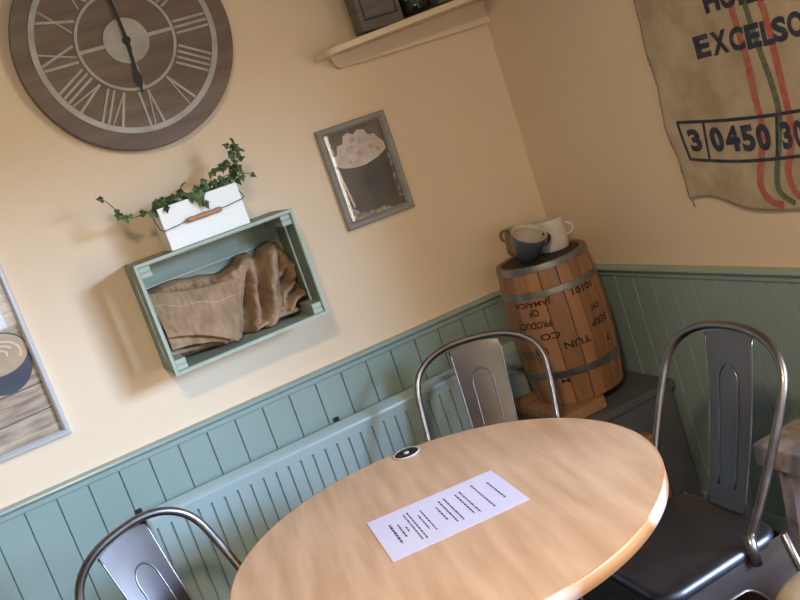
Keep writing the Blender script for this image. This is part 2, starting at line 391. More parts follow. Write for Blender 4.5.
# ------------------------------------------------------------------ painted wooden crate on the wall
X0, X1, Z0, Z1, YF2, YB2, T = .3215, .793, 1.053, 1.3745, 2.60, 2.799, .011
cr = thing('wooden_crate', 'sage green painted wooden crate fixed to the wall like a box shelf', 'crate', ((X0+X1)/2, YB2, Z0))
bm = bmesh.new(); box(bm, X0+T, X1-T, YB2-.008, YB2, Z0+T, Z0+.145); box(bm, X0+T, X1-T, YB2-.008, YB2, Z0+.149, Z0+.235); box(bm, X0+T, X1-T, YB2-.008, YB2, Z0+.239, Z1-T)
obj('back_panel', bm, M['sage'], cr)
bm = bmesh.new(); box(bm, X0, X1, YF2, YB2, Z1-T, Z1); obj('top_board', bm, M['sage'], cr, bevel=.0015)
bm = bmesh.new(); box(bm, X0, X1, YF2, YB2, Z0, Z0+T); obj('bottom_board', bm, M['sage'], cr, bevel=.0015)
for xa in (X0, X1-T):
    bm = bmesh.new(); box(bm, xa, xa+T, YF2, YF2+.085, Z0+T, Z1-T); box(bm, xa, xa+T, YF2+.105, YB2, Z0+T, Z1-T)
    obj('side_boards', bm, M['sage'], cr, bevel=.0015)
bm = bmesh.new()   # worn pale front edges
e = .0012
for q in ((X0,X1,Z1-T*.7,Z1),(X0,X1,Z0,Z0+T*.7),(X0,X0+T*.7,Z0+T*.7,Z1-T*.7),(X1-T*.7,X1,Z0+T*.7,Z1-T*.7)): box(bm, q[0], q[1], YF2-e, YF2, q[2], q[3])
obj('front_edge', bm, M['sage_light'], cr)
for xa in (X0+T, X1-T-.03):
    for za in (Z0+T, Z1-T-.03):
        bm = bmesh.new(); box(bm, xa, xa+.03, YF2+.006, YB2-.009, za, za+.0135); box(bm, xa, xa+.03, YF2+.006, YB2-.009, za+.0165, za+.03); box(bm, xa+.001, xa+.029, YF2+.009, YB2-.009, za+.0135, za+.0165)
        obj('corner_block', bm, M['sage_light'], cr, bevel=.001)

# folded hessian sacks in the crate
def fnoise(p, s=1.0): return noise.noise(Vector(p)*s)
sk = thing('burlap_sack', 'crumpled brown hessian sacks stuffed in the green wall crate', 'sack', (.55, 2.7, Z0+T))
def sheet(bm, outline_fn, nu, nv, thick):
    """outline_fn(u,v)->xyz front surface, given real thickness"""
    g = [[Vector(outline_fn(i/nu, j/nv)) for j in range(nv+1)] for i in range(nu+1)]
    F = []; Bk = []
    for i in range(nu+1):
        fr = []; br = []
        for j in range(nv+1):
            a = g[max(i-1,0)][j]; b = g[min(i+1,nu)][j]; c = g[i][max(j-1,0)]; d = g[i][min(j+1,nv)]
            n = (b-a).cross(d-c); n = n.normalized() if n.length > 1e-9 else Vector((0,-1,0))
            if n.y > 0: n = -n
            fr.append(bm.verts.new(g[i][j])); br.append(bm.verts.new(g[i][j]-n*thick))
        F.append(fr); Bk.append(br)
    for i in range(nu):
        for j in range(nv):
            bm.faces.new((F[i][j],F[i+1][j],F[i+1][j+1],F[i][j+1])); bm.faces.new((Bk[i][j],Bk[i][j+1],Bk[i+1][j+1],Bk[i+1][j]))
    for i in range(nu):
        bm.faces.new((F[i][0],Bk[i][0],Bk[i+1][0],F[i+1][0])); bm.faces.new((F[i][nv],F[i+1][nv],Bk[i+1][nv],Bk[i][nv]))
    for j in range(nv):
        bm.faces.new((F[0][j],F[0][j+1],Bk[0][j+1],Bk[0][j])); bm.faces.new((F[nu][j],Bk[nu][j],Bk[nu][j+1],F[nu][j+1]))
def bilin(P, u, v):
    a, b, c, d = [Vector(p) for p in P]      # a=(0,0) b=(1,0) c=(1,1) d=(0,1)
    return a*(1-u)*(1-v) + b*u*(1-v) + c*u*v + d*(1-u)*v
def fold(bm, path, n=20, seed=0, amp=.12):
    """a thick fold: path = (x,y,z,ra,rb); ra across, rb in depth, swept with cloth-like unevenness"""
    # catmull-rom resample
    P = [Vector(p[:3]) for p in path]; S = [(p[3], p[4]) for p in path]; out = []
    m = len(P)
    for i in range(m-1):
        p0, p1, p2, p3 = P[max(i-1,0)], P[i], P[i+1], P[min(i+2,m-1)]
        for k in range(6):
            t = k/6; q = .5*((2*p1) + (-p0+p2)*t + (2*p0-5*p1+4*p2-p3)*t*t + (-p0+3*p1-3*p2+p3)*t**3)
            out.append((q, S[i][0]*(1-t)+S[i+1][0]*t, S[i][1]*(1-t)+S[i+1][1]*t))
    out.append((P[-1], *S[-1]))
    rings = []
    for i, (p, ra, rb) in enumerate(out):
        t = (out[min(i+1,len(out)-1)][0]-out[max(i-1,0)][0]).normalized()
        dep = Vector((0,-1,0)); dep = (dep - t*dep.dot(t)).normalized(); ac = t.cross(dep).normalized()
        endk = min(1, .35+.65*math.sin(min(1, min(i, len(out)-1-i)/2.5)*PI/2))
        rg = []
        for k in range(n):
            a = 2*PI*k/n; q = p + ac*math.cos(a)*ra*endk + dep*math.sin(a)*rb*endk
            q += (q-p)*amp*2.2*fnoise(q+Vector((seed,0,0)), 28) 
            rg.append(bm.verts.new(q))
        rings.append(rg)
    for A, B in zip(rings, rings[1:]):
        for k in range(n): bm.faces.new((A[k], A[(k+1)%n], B[(k+1)%n], B[k]))
    bm.faces.new(rings[0]); bm.faces.new(rings[-1])
zf = Z0+T
bm = bmesh.new()
def interp(T, x):
    if x <= T[0][0]: return T[0][1]
    for (a, b), (c, d) in zip(T, T[1:]):
        if x <= c: t = (x-a)/(c-a); t = t*t*(3-2*t); return b+(d-b)*t
    return T[-1][1]
def seg_dist(p, a, b):
    a = Vector(a); b = Vector(b); d = b-a; t = max(0, min(1, (p-a).dot(d)/d.dot(d))); q = a+d*t
    s_ = 1 if (p-q).x*d.y - (p-q).y*d.x > 0 else -1      # + on the right of an upward stroke
    return (p-q).length, s_, t
# ridge: polyline, height, width on the left, width on the right
RIDGES = [
 ([(.540,1.07),(.572,1.16),(.606,1.225),(.640,1.272)], .058, .075, .020),
 ([(.600,1.07),(.625,1.12),(.632,1.17),(.652,1.232),(.655,1.262)], .050, .022, .016),
 ([(.640,1.07),(.672,1.12),(.690,1.19),(.716,1.262)], .070, .026, .030),
 ([(.690,1.10),(.716,1.142),(.748,1.158)], .058, .016, .018),
 ([(.712,1.09),(.738,1.115),(.766,1.120)], .066, .016, .014),
 ([(.728,1.195),(.748,1.215),(.772,1.205)], .036, .018, .016),
 ([(.735,1.282),(.757,1.235),(.768,1.180)], .034, .018, .022),
 ([(.600,1.078),(.66,1.086),(.73,1.082)], .060, .012, .016),
 ([(.345,1.10),(.42,1.090),(.49,1.080)], .048, .014, .018),
 ([(.36,1.262),(.44,1.268),(.53,1.252)], .016, .03, .03),
]
def sack_h(x, z):
    p = Vector((x, z)); best = 0; tot = 0
    for pts, hh, wl, wr in RIDGES:
        dd = min((seg_dist(p, a, b) for a, b in zip(pts, pts[1:])), key=lambda q: q[0])
        w = wl if dd[1] < 0 else wr
        g = hh*math.exp(-(dd[0]/w)**2.4)
        best = max(best, g); tot += g
    h = 1.3*(best*.88 + tot*.12)
    q = Vector((x*1.0, z*.6, 0))
    h += .010*abs(fnoise((x*1.3+z*.5, z*.5-x*.3, 4), 30)) - .006*abs(fnoise((x-z*.4, z+x*.2, 9), 55)) + .003*fnoise((x, z, 2), 90)
    return h
TOP = [(.335,1.286),(.42,1.290),(.50,1.276),(.56,1.262),(.60,1.270),(.635,1.291),(.665,1.288),(.682,1.270),(.700,1.290),(.735,1.298),(.760,1.285),(.780,1.245)]
def body(u, v):
    x = .336+.442*u; top = interp(TOP, x); z = zf+.003 + (top-zf-.003)*v
    h = sack_h(x, z); edge = min(1, (1-v)/.06)**.5 if v < 1 else 0
    return (x + .004*fnoise((x,z,1), 18), 2.762 - h*edge + .018*(1-edge), z)
sheet(bm, body, 150, 90, .006)
obj('folded_cloth', bm, M['burlap'], sk, smooth=True)
bm = bmesh.new()
def flap(u, v):
    P = [(.348,2.660,1.152),(.522,2.625,1.074),(.575,2.672,1.240),(.340,2.722,1.283)]
    p = bilin(P, u, v)
    wv = .007*math.sin(u*7.0+v*2.0+.6)*(.25+.75*v) + .007*fnoise((p.x,p.z,0), 26) - .005*abs(fnoise((p.x*1.2,p.z*.5,7), 50))
    x_ = p.x + (.010*math.sin(v*PI) if u > .9 else 0)*u
    return (x_, p.y - .012*math.sin(u*PI)*math.sin(v*PI) + wv, p.z + .012*math.sin(u*PI)*(1-v) - .010*math.sin(u*PI)*v)
sheet(bm, flap, 60, 44, .005)
def flap2(u, v):
    P = [(.345,2.675,1.112),(.505,2.648,1.074),(.50,2.655,1.13),(.350,2.68,1.165)]
    p = bilin(P, u, v); return (p.x, p.y + .010*fnoise(p, 40), p.z + .010*math.sin(u*PI)*(1-v))
sheet(bm, flap2, 40, 14, .006)
obj('front_flap', bm, M['burlap'], sk, smooth=True)
bm = bmesh.new()
tube(bm, [flap(u/24, .70+.03*math.sin(u*.6)) for u in range(25)], .0011, 6)
for v in bm.verts: v.co.y -= .0010
tube(bm, [(x, 2.762-sack_h(x, z)-.0012, z) for x, z in [(.572+.052*k/20, 1.11+.150*k/20) for k in range(21)]], .001, 6)
obj('hem_stitching', bm, M['thread'], sk)

# ------------------------------------------------------------------ white planter with ivy on the crate
px0, px1, py0, py1, pz0, pz1 = .437, .671, 2.62, 2.74, Z1+.0005, 1.496
pl = thing('tin_planter', 'white rectangular tin planter with wire bail and wooden grip on the crate', 'planter', ((px0+px1)/2, (py0+py1)/2, Z1))
bm = bmesh.new(); t = .004
outer = [(px0,py0),(px1,py0),(px1,py1),(px0,py1)]; inner = [(px0+t,py0+t),(px1-t,py0+t),(px1-t,py1-t),(px0+t,py1-t)]
loops = [[bm.verts.new((x,y,z)) for x, y in L] for L, z in ((outer,pz0),(outer,pz1),(inner,pz1),(inner,pz0+t))]
for A_, B_ in zip(loops, loops[1:]):
    for k in range(4): bm.faces.new((A_[k], A_[(k+1)%4], B_[(k+1)%4], B_[k]))
bm.faces.new(loops[0]); bm.faces.new(loops[-1])
obj('box', bm, M['white_tin'], pl, bevel=.002)
bm = bmesh.new(); box(bm, px0+t+.001, px1-t-.001, py0+t+.001, py1-t-.001, pz0+t+.0005, pz1-.012); obj('soil', bm, M['soil'], pl)
bm = bmesh.new()
ymid = (py0+py1)/2
gx0, gx1, gz, gy = .502, .604, 1.4405, py0-.012
tube(bm, [(px0+.002,ymid,1.484),(px0-.008,ymid-.004,1.484),(px0-.010,ymid-.03,1.462),(px0-.009,py0+.005,1.440),(px0-.002,py0-.008,1.434),(px0+.02,gy,1.435),(gx0+.004,gy,gz),(gx1-.004,gy,gz),(px1-.02,gy,1.445),(px1,py0-.008,1.447),(px1+.009,py0+.005,1.452),(px1+.010,ymid-.03,1.464),(px1+.008,ymid-.004,1.484),(px1-.002,ymid,1.484)], .0013, 8)
wb = obj('wire_bail', bm, M['wire'], pl, smooth=True)
bm = bmesh.new(); n_ = 14
tube(bm, [(gx0+(gx1-gx0)*i/n_, gy, gz) for i in range(n_+1)], [.0055,.0075,.0078,.0066,.0070,.0078,.0080,.0082,.0080,.0078,.0070,.0066,.0078,.0075,.0055], 16)
obj('wooden_grip', bm, M['grip'], pl, smooth=True)

ivy = thing('ivy_plant', 'small trailing green ivy growing in the white planter on the crate', 'plant', (.555, ymid, pz1-.015))
leaf_shape = [(0,0),(.10,-.16),(.36,-.30),(.40,-.05),(.62,.10),(.40,.28),(.30,.42),(.20,.62),(0,1.0)]
leaf_shape = leaf_shape + [(-a, b) for a, b in leaf_shape[-2:0:-1]]
def leaf(bm, p, d, nrm, s):
    d = d.normalized(); nrm = (nrm - d*nrm.dot(d)).normalized(); side = d.cross(nrm)
    c = bm.verts.new(p + d*s*.3 + nrm*s*.05)
    vs = []
    for a, b in leaf_shape: vs.append(bm.verts.new(p + side*a*s + d*b*s + nrm*(-abs(a)*.22*s - .10*s*b*b + random.uniform(-.03,.03)*s)))
    for i in range(len(vs)): bm.faces.new((c, vs[i], vs[(i+1) % len(vs)]))
vines = [
 [(.46,2.66,1.482),(.445,2.64,1.503),(.41,2.63,1.496),(.378,2.64,1.495),(.35,2.645,1.512),(.335,2.65,1.54),(.324,2.65,1.56)],
 [(.47,2.68,1.482),(.455,2.66,1.512),(.45,2.645,1.525),(.43,2.64,1.50)],
 [(.50,2.66,1.482),(.49,2.65,1.51),(.475,2.64,1.52),(.465,2.62,1.50)],
 [(.52,2.68,1.482),(.52,2.66,1.515),(.53,2.65,1.535)],
 [(.54,2.66,1.482),(.545,2.64,1.51),(.555,2.62,1.50),(.562,2.608,1.48)],
 [(.57,2.68,1.482),(.58,2.66,1.51),(.60,2.65,1.53),(.61,2.65,1.52)],
 [(.62,2.68,1.482),(.635,2.66,1.51),(.65,2.65,1.52),(.67,2.65,1.522)],
 [(.64,2.68,1.482),(.66,2.66,1.51),(.69,2.655,1.53),(.712,2.65,1.555),(.72,2.65,1.578),(.715,2.65,1.598)],
 [(.65,2.68,1.482),(.675,2.66,1.52),(.68,2.65,1.545),(.66,2.645,1.56),(.655,2.64,1.55)],
 [(.60,2.68,1.482),(.61,2.65,1.52),(.625,2.64,1.545),(.64,2.64,1.55)],
 [(.66,2.68,1.482),(.675,2.65,1.515),(.695,2.64,1.54),(.70,2.64,1.575),(.695,2.645,1.59)],
 [(.655,2.68,1.482),(.68,2.66,1.505),(.70,2.65,1.515),(.725,2.65,1.505)],
]
bs = bmesh.new(); bl = bmesh.new()
for vi, vn in enumerate(vines):
    tube(bs, vn, .0012, 6)
    L = sum((Vector(b)-Vector(a)).length for a, b in zip(vn, vn[1:])); n = max(4, int(L/.013))
    for i in range(n+1):
        t = i/n*(len(vn)-1); k = min(int(t), len(vn)-2); p = Vector(vn[k]).lerp(Vector(vn[k+1]), t-k)
        tan = (Vector(vn[k+1])-Vector(vn[k])).normalized()
        if vi == 0 and t > 2 and random.random() < .35: continue
        sd = Vector((random.uniform(-1,1), random.uniform(-.9,-.2), random.uniform(-1,.7)))
        d = sd if i < n else tan+Vector((0,-.3,-.3)); q = p + d.normalized()*random.uniform(.004,.012)
        tube(bs, [p, q], .0006, 5)
        leaf(bl, q, d + Vector((0,0,-.4)), Vector((random.uniform(-.5,.5), -1, random.uniform(.1,.8))), random.uniform(.015,.025))
for (x, y, z) in [(random.uniform(.45,.665), random.uniform(2.632,2.70), random.uniform(1.488,1.515)) for _ in range(70)]:
    leaf(bl, Vector((x,y,z)), Vector((random.uniform(-1,1), random.uniform(-1,0), random.uniform(-.6,.6))), Vector((random.uniform(-.4,.4), -1, random.uniform(.2,1))), random.uniform(.015,.026))
leaf(bl, Vector((.560,2.612,1.497)), Vector((.1,-.1,-1)), Vector((0,-1,.2)), .032)
leaf(bl, Vector((.540,2.614,1.503)), Vector((-.3,-.1,-1)), Vector((0,-1,.3)), .026)
obj('stems', bs, M['stem'], ivy, smooth=True); obj('leaves', bl, M['leaf'], ivy)

# ------------------------------------------------------------------ small framed picture
def rect_frame(bm, a0, a1, b0, b1, w, y0, prof):
    """mitred picture frame; prof: list of (inset 0..w, height off the wall)"""
    loops = []
    for ins, h in prof:
        loops.append([bm.verts.new((x, y0-h, z)) for x, z in ((a0+ins,b0+ins),(a1-ins,b0+ins),(a1-ins,b1-ins),(a0+ins,b1-ins))])
    for A, B in zip(loops, loops[1:]+loops[:1]):
        for k in range(4): bm.faces.new((A[k], A[(k+1)%4], B[(k+1)%4], B[k]))
def flat(name, polys, y, m, parent):
    bm = bmesh.new()
    for p in polys: prism(bm, p, lambda a,b,d: (a, d, b), y, y-.0004)
    return obj(name, bm, m, parent)
def ell(cx_, cz_, rx, rz, n=40, a0=0, a1=2*PI, rag=0):
    return [(cx_+rx*(1+rag*random.uniform(-1,1))*math.cos(a0+(a1-a0)*k/n), cz_+rz*(1+rag*random.uniform(-1,1))*math.sin(a0+(a1-a0)*k/n)) for k in range(n)]
fx0, fx1, fz0, fz1 = 1.002, 1.242, 1.234, 1.556
pic = thing('picture_frame', 'blue grey framed photo of a dark mug heaped with white foam', 'picture', ((fx0+fx1)/2, WY, fz0))
bm = bmesh.new(); rect_frame(bm, fx0, fx1, fz0, fz1, .02, WY, [(0,.001),(0,.018),(.004,.022),(.014,.020),(.022,.012),(.022,.001)])
obj('frame', bm, M['frame_grey'], pic)
ax0, ax1, az0, az1 = fx0+.0215, fx1-.0215, fz0+.0215, fz1-.0215
flat('photo_background', [[(ax0,az0),(ax1,az0),(ax1,az1),(ax0,az1)]], WY-.004, M['photo_dark'], pic)
aw, ah = ax1-ax0, az1-az0
P_ = lambda u, v: (ax0+aw*u, az0+ah*v)
flat('photo_table', [[P_(0,0), P_(.78,0), P_(.6,.06), P_(.3,.045), P_(.14,.12), P_(0,.2)], [P_(.0,.2),P_(.07,.2),P_(.05,.62),P_(0,.66)], [P_(.93,.1),P_(1,.08),P_(1,.36),P_(.95,.36)], [P_(.93,.45),P_(1,.45),P_(1,.6),P_(.95,.6)]], WY-.0045, M['photo_light'], pic)
mugp = [P_(.05,.66), P_(.10,.14), P_(.20,.07), P_(.5,.045), P_(.8,.08), P_(.92,.15), P_(.97,.66)]
flat('photo_mug', [mugp], WY-.005, M['photo_mug'], pic)
foam = [P_(.03,.66), P_(.15,.60), P_(.35,.565), P_(.55,.56), P_(.8,.60), P_(.97,.66), P_(.97,.74), P_(.90,.80), P_(.85,.86), P_(.74,.87), P_(.70,.94), P_(.58,.96), P_(.50,.92), P_(.42,.96), P_(.32,.94), P_(.28,.86), P_(.17,.85), P_(.13,.76), P_(.03,.74)]
flat('photo_foam', [foam], WY-.0055, M['photo_foam'], pic)
flat('photo_foam_shadow', [ell(*P_(u,v), aw*r_, aw*r_*.8, 16) for u, v, r_ in ((.22,.70,.06),(.36,.78,.07),(.50,.70,.055),(.60,.83,.07),(.72,.74,.055),(.46,.87,.05),(.84,.68,.05),(.30,.64,.04))], WY-.006, M['photo_foam2'], pic)
flat('photo_highlight', [[P_(.04,.60), P_(.075,.60), P_(.15,.16), P_(.12,.14)]], WY-.0065, M['photo_foam'], pic)
bm = bmesh.new(); box(bm, ax0, ax1, WY-.0095, WY-.0085, az0, az1); obj('glazing', bm, M['glass'], pic)

# ------------------------------------------------------------------ silver framed poster
qx0, qx1, qz0, qz1 = -.50, .020, .985, 1.70
pos = thing('poster_frame', 'silver framed poster of a latte in a dark blue cup on planks', 'picture', ((qx0+qx1)/2, WY, qz0))
bm = bmesh.new(); rect_frame(bm, qx0, qx1, qz0, qz1, .02, WY, [(0,.001),(0,.016),(.004,.022),(.012,.024),(.018,.018),(.020,.010),(.020,.001)])
obj('frame', bm, M['silver'], pos, auto=.5)
bx0, bx1, bz0, bz1 = qx0+.0195, qx1-.0195, qz0+.0195, qz1-.0195
flat('photo_planks', [[(bx0,bz0),(bx1,bz0),(bx1,bz1),(bx0,bz1)]], WY-.004, M['poster_wood'], pos)
for z in (1.06,1.135,1.56,1.64): flat('photo_plank_gap', [[(bx0,z-.002),(bx1,z+.014),(bx1,z+.018),(bx0,z+.002)]], WY-.0045, M['poster_gap'], pos)
cxp, czp = -.082, 1.262
flat('photo_cup', [[(cxp-.085,czp)] + [(cxp-.085*math.cos(a), czp-.112*math.sin(a)**.8) for a in [PI*k/30 for k in range(1,30)]] + [(cxp+.085,czp)]], WY-.0045-.0005, M['poster_cup'], pos)
flat('photo_rim', [ell(cxp, czp, .0855, .062, 60)], WY-.0055, M['poster_cup'], pos)
flat('photo_latte', [ell(cxp, czp, .0815, .057, 60)], WY-.006, M['poster_foam'], pos)
for k_, (rx, w_) in enumerate(((.062,.006),(.044,.006),(.026,.006))):
    a0_, a1_ = (-.5, PI+.3) if k_ % 2 == 0 else (.4, PI+1.0)
    o_ = [(cxp+.004+rx*math.cos(a0_+(a1_-a0_)*k/30), czp-.004+rx*.66*math.sin(a0_+(a1_-a0_)*k/30)) for k in range(31)]
    n_ = [(cxp+.004+(rx-w_)*math.cos(a0_+(a1_-a0_)*k/30), czp-.004+(rx-w_)*.64*math.sin(a0_+(a1_-a0_)*k/30)) for k in range(31)]
    flat('photo_latte_swirl', [o_ + n_[::-1]], WY-.0065, M['poster_cream'], pos)
flat('photo_card', [[(-.15,1.315),(-.027,1.325),(-.030,1.45),(-.155,1.435)]], WY-.0045, M['poster_white'], pos)
bm = bmesh.new(); ring(bm, -.062, 1.368, .016, .020, WY-.005, WY-.0055, 40); obj('photo_card_ring', bm, M['poster_gap'], pos)
bm = bmesh.new(); box(bm, bx0, bx1, WY-.0095, WY-.0085, bz0, bz1); obj('glazing', bm, M['glass'], pos)

# ------------------------------------------------------------------ high shelf
sh = thing('wall_shelf', 'cream painted wall shelf running into the corner above the picture', 'shelf', (1.4, WY, 1.76))
bm = bmesh.new()
zl, zr = 1.770, 1.800
front = [(1.082,2.785),(1.077,2.74),(1.078,2.70),(1.084,2.675),(1.096,2.660),(1.115,2.652)] + [(WX-.001,2.60)]
poly = [(1.082,WY-.001)] + front + [(WX-.001,WY-.001)]
def shz(x): return zl + (zr-zl)*(x-1.045)/(1.55-1.045)
A = [bm.verts.new((x,y,shz(x)-.020)) for x, y in poly]; B = [bm.verts.new((x,y,shz(x))) for x, y in poly]
bm.faces.new(A); bm.faces.new(B[::-1])
for i in range(len(poly)): bm.faces.new((A[i], A[(i+1)%len(poly)], B[(i+1)%len(poly)], B[i]))
obj('shelf_board', bm, M['plaster'], sh, bevel=.003)
bm = bmesh.new()
prism(bm, [(1.128,1.754),(1.131,1.738),(1.138,1.724),(1.150,1.715),(WX-.001,1.713),(WX-.001,1.789),(1.128,1.7545)], fA, .001, .022)
obj('batten', bm, M['plaster'], sh, bevel=.002)

def shelf_box(label, xa, xb, ya, yb2, h):
    z0 = shz((xa+xb)/2)+.0046; b = thing('wooden_box', label, 'box', ((xa+xb)/2, (ya+yb2)/2, z0), 'grey wooden boxes on the high shelf')
    bm = bmesh.new(); box(bm, xa, xb, ya, yb2, z0, z0+h); obj('body', bm, M['grey_wood'], b, bevel=.003)
    bm = bmesh.new(); w = .004; i0, i1, j0, j1 = xa+.016, xb-.016, z0+.030, z0+h-.03
    for q in ((i0,i1,j0,j0+w),(i0,i1,j1-w,j1),(i0,i0+w,j0,j1),(i1-w,i1,j0,j1)): box(bm, q[0], q[1], ya-.001, ya+.001, q[2], q[3])
    obj('inlay', bm, M['dark_line'], b)
shelf_box('grey weathered wooden box with a dark lined panel at the shelf left end', 1.212, 1.357, 2.672, 2.735, .20)
shelf_box('grey weathered wooden box on the shelf nearest the corner', 1.480, 1.60, 2.66, 2.77, .20)
jz = shz(1.42)+.003
jar = thing('dark_jar', 'dark glossy jar holding green leaves between two grey boxes on the shelf', 'jar', (1.418, 2.71, jz))
bm = bmesh.new(); lathe(bm, [(0,jz),(.046,jz),(.052,jz+.006),(.054,jz+.03),(.052,jz+.10),(.044,jz+.115),(.044,jz+.12),(.040,jz+.12),(.040,jz+.112),(.048,jz+.098),(.049,jz+.03),(0,jz+.01)], 1.418, 2.71, 40); obj('body', bm, M['dark_jar'], jar, smooth=True)
bm = bmesh.new()
for i in range(60):
    a = random.uniform(0, 2*PI); rr = random.uniform(0, .045)
    p = Vector((1.418+rr*math.cos(a)-.01, 2.71-abs(rr*math.sin(a))*1.3-.005, jz+random.uniform(.035,.17)))
    if p.z < jz+.122: p.y = 2.71-math.sqrt(max(0, .056**2-(p.x-1.418)**2)) - .002; p.x = max(1.368, p.x-.012)
    leaf(bm, p, Vector((random.uniform(-1,1), random.uniform(-.2,0), random.uniform(-1,.5))), Vector((random.uniform(-.3,.3), -1, random.uniform(0,.5))), random.uniform(.012,.02))
tube(bm, [(1.415,2.71,jz+.02),(1.412,2.70,jz+.10),(1.405,2.69,jz+.16)], .002, 6)
obj('leaves', bm, M['leaf'], jar)

# ------------------------------------------------------------------ coffee sack hung on the right wall
def sackx(y, z):   # distance of the cloth from the wall
    return .0115 + .0035*math.sin(y*19+z*5) + .004*fnoise((0,y,z), 6) + .0025*math.sin(z*23+y*8)
def sack_left(z):  return 2.052 + .0035*math.sin(z*31) + .004*fnoise((3,0,z), 25) - max(0, 1.30-z)*.035
def sack_bot(s):   # s = 0 at left edge .. 1 right edge
    return 1.062 + .007*math.sin(min(s*4,1)*PI)*1 - .055*min(1, s*1.9) + .006*math.sin(s*14)
sack = thing('coffee_sack', 'printed hessian coffee sack pinned flat on the cream wall above the panelling', 'sack', (WX, 1.7, 1.04))
YR, ZT = 1.33, 1.98
bm = bmesh.new(); NU, NV = 90, 110
F = []; Bk = []
for i in range(NU+1):
    s = i/NU; fr = []; br = []
    for j in range(NV+1):
        t = j/NV; z0 = sack_bot(s); z = z0 + (ZT-z0)*t
        y = sack_left(z)*(1-s) + YR*s; d = sackx(y, z)
        if i == 0 and j % 2: y += .0025
        fr.append(bm.verts.new((WX-d-.003, y, z))); br.append(bm.verts.new((WX-d, y, z)))
    F.append(fr); Bk.append(br)
for i in range(NU):
    for j in range(NV):
        bm.faces.new((F[i][j],F[i+1][j],F[i+1][j+1],F[i][j+1])); bm.faces.new((Bk[i][j],Bk[i][j+1],Bk[i+1][j+1],Bk[i+1][j]))
for i in range(NU):
    for j in (0, NV): bm.faces.new((F[i][j],Bk[i][j],Bk[i+1][j],F[i+1][j]))
for j in range(NV):
    for i in (0, NU): bm.faces.new((F[i][j],F[i][j+1],Bk[i][j+1],Bk[i][j]))
obj('cloth', bm, M['wall_burlap'], sack, smooth=True)
def on_sack(bm, off=.0008):
    for v in bm.verts:
        y, z = v.co.x, v.co.y; v.co = Vector((WX - sackx(y, z) - .003 - off - v.co.z, y, z))
def sack_strip(bm, pts, w, off):
    """flat ribbon through (y,z) points of width w (a number or list)"""
    q = []; m_ = len(pts)
    P = [Vector(p) for p in pts]; out = []
    for i in range(m_-1):
        p0, p1, p2, p3 = P[max(i-1,0)], P[i], P[i+1], P[min(i+2,m_-1)]
        for k in range(8):
            t = k/8; out.append(.5*((2*p1)+(-p0+p2)*t+(2*p0-5*p1+4*p2-p3)*t*t+(-p0+3*p1-3*p2+p3)*t**3))
    out.append(P[-1]); rows = []
    for i, p in enumerate(out):
        d = (out[min(i+1,len(out)-1)]-out[max(i-1,0)]).normalized(); n = Vector((-d.y, d.x))
        rows.append([bm.verts.new((p.x+n.x*w*k/2, p.y+n.y*w*k/2, 0)) for k in (-1, 0, 1)])
    for A, B in zip(rows, rows[1:]):
        for k in range(2): bm.faces.new((A[k], A[k+1], B[k+1], B[k]))
# text runs towards smaller y: mirror the x axis
def sack_text(s, h, yc, zc_, width, name, rot=0, bold=.05):
    bm, w = text_bm(s, h, bold=bold, space=1.0, res=4)
    k = width/w; c_, s_ = math.cos(rot), math.sin(rot)
    for v in bm.verts:
        x, y = v.co.x*k, v.co.y; v.co = Vector((yc-(x*c_-y*s_), zc_+x*s_+y*c_, 0))
    refine(bm, .02); on_sack(bm, .0012); obj(name, bm, M['sack_ink'], sack)
for nm, pts, w, m_ in (
  ('red_stripe', [(1.735,1.98),(1.728,1.75),(1.727,1.545),(1.729,1.50),(1.717,1.399),(1.727,1.285),(1.730,1.224),(1.749,1.159),(1.774,1.088),(1.759,1.045),(1.723,1.028)], .021, 'stripe_red'),
  ('green_stripe', [(1.690,1.98),(1.688,1.75),(1.686,1.534),(1.683,1.49),(1.671,1.406),(1.666,1.321),(1.672,1.243),(1.692,1.173),(1.722,1.084),(1.715,1.053),(1.688,1.031)], .017, 'stripe_green'),
  ('red_stripe', [(1.645,1.98),(1.643,1.75),(1.642,1.524),(1.636,1.49),(1.631,1.416),(1.640,1.298),(1.644,1.239),(1.656,1.169),(1.681,1.11),(1.678,1.063),(1.667,1.045)], .019, 'stripe_red')):
    bm = bmesh.new(); sack_strip(bm, pts, w, 0); on_sack(bm, .0006); obj(nm, bm, M[m_], sack)
def sack_word(name, letters, h):
    dst = bmesh.new()
    for ch, yc, zc2, w2 in letters:
        bm, w = text_bm(ch, h, bold=.05, res=4); k = w2/w
        for v in bm.verts: v.co = Vector((yc-v.co.x*k, zc2+v.co.y, 0))
        refine(bm, .02); merge(dst, bm)
    on_sack(dst, .0012); obj(name, dst, M['sack_ink'], sack)
sack_word('printed_word', [('H',1.790,1.544,.052),('U',1.735,1.541,.050),('I',1.695,1.539,.017),('L',1.662,1.537,.036),('A',1.610,1.534,.055)], .054)
sack_word('printed_word', [('E',1.857,1.446,.052),('X',1.795,1.444,.060),('C',1.734,1.441,.052),('E',1.681,1.438,.046),('L',1.638,1.436,.034),('S',1.603,1.436,.040),('O',1.559,1.437,.046)], .056)
bm = bmesh.new()
for pts in ([(2.004,1.274),(1.9,1.262),(1.79,1.254),(1.676,1.249),(1.50,1.248)], [(2.000,1.170),(1.93,1.159),(1.83,1.150),(1.708,1.146),(1.50,1.144)], [(2.004,1.276),(2.003,1.22),(2.000,1.168)], [(1.917,1.262),(1.927,1.21),(1.934,1.160)], [(1.678,1.249),(1.690,1.20),(1.702,1.146)]):
    sack_strip(bm, pts, .0085, 0)
on_sack(bm, .0014); obj('printed_box', bm, M['sack_ink'], sack)
sack_word('printed_number', [('3',1.964,1.219,.040)], .062)
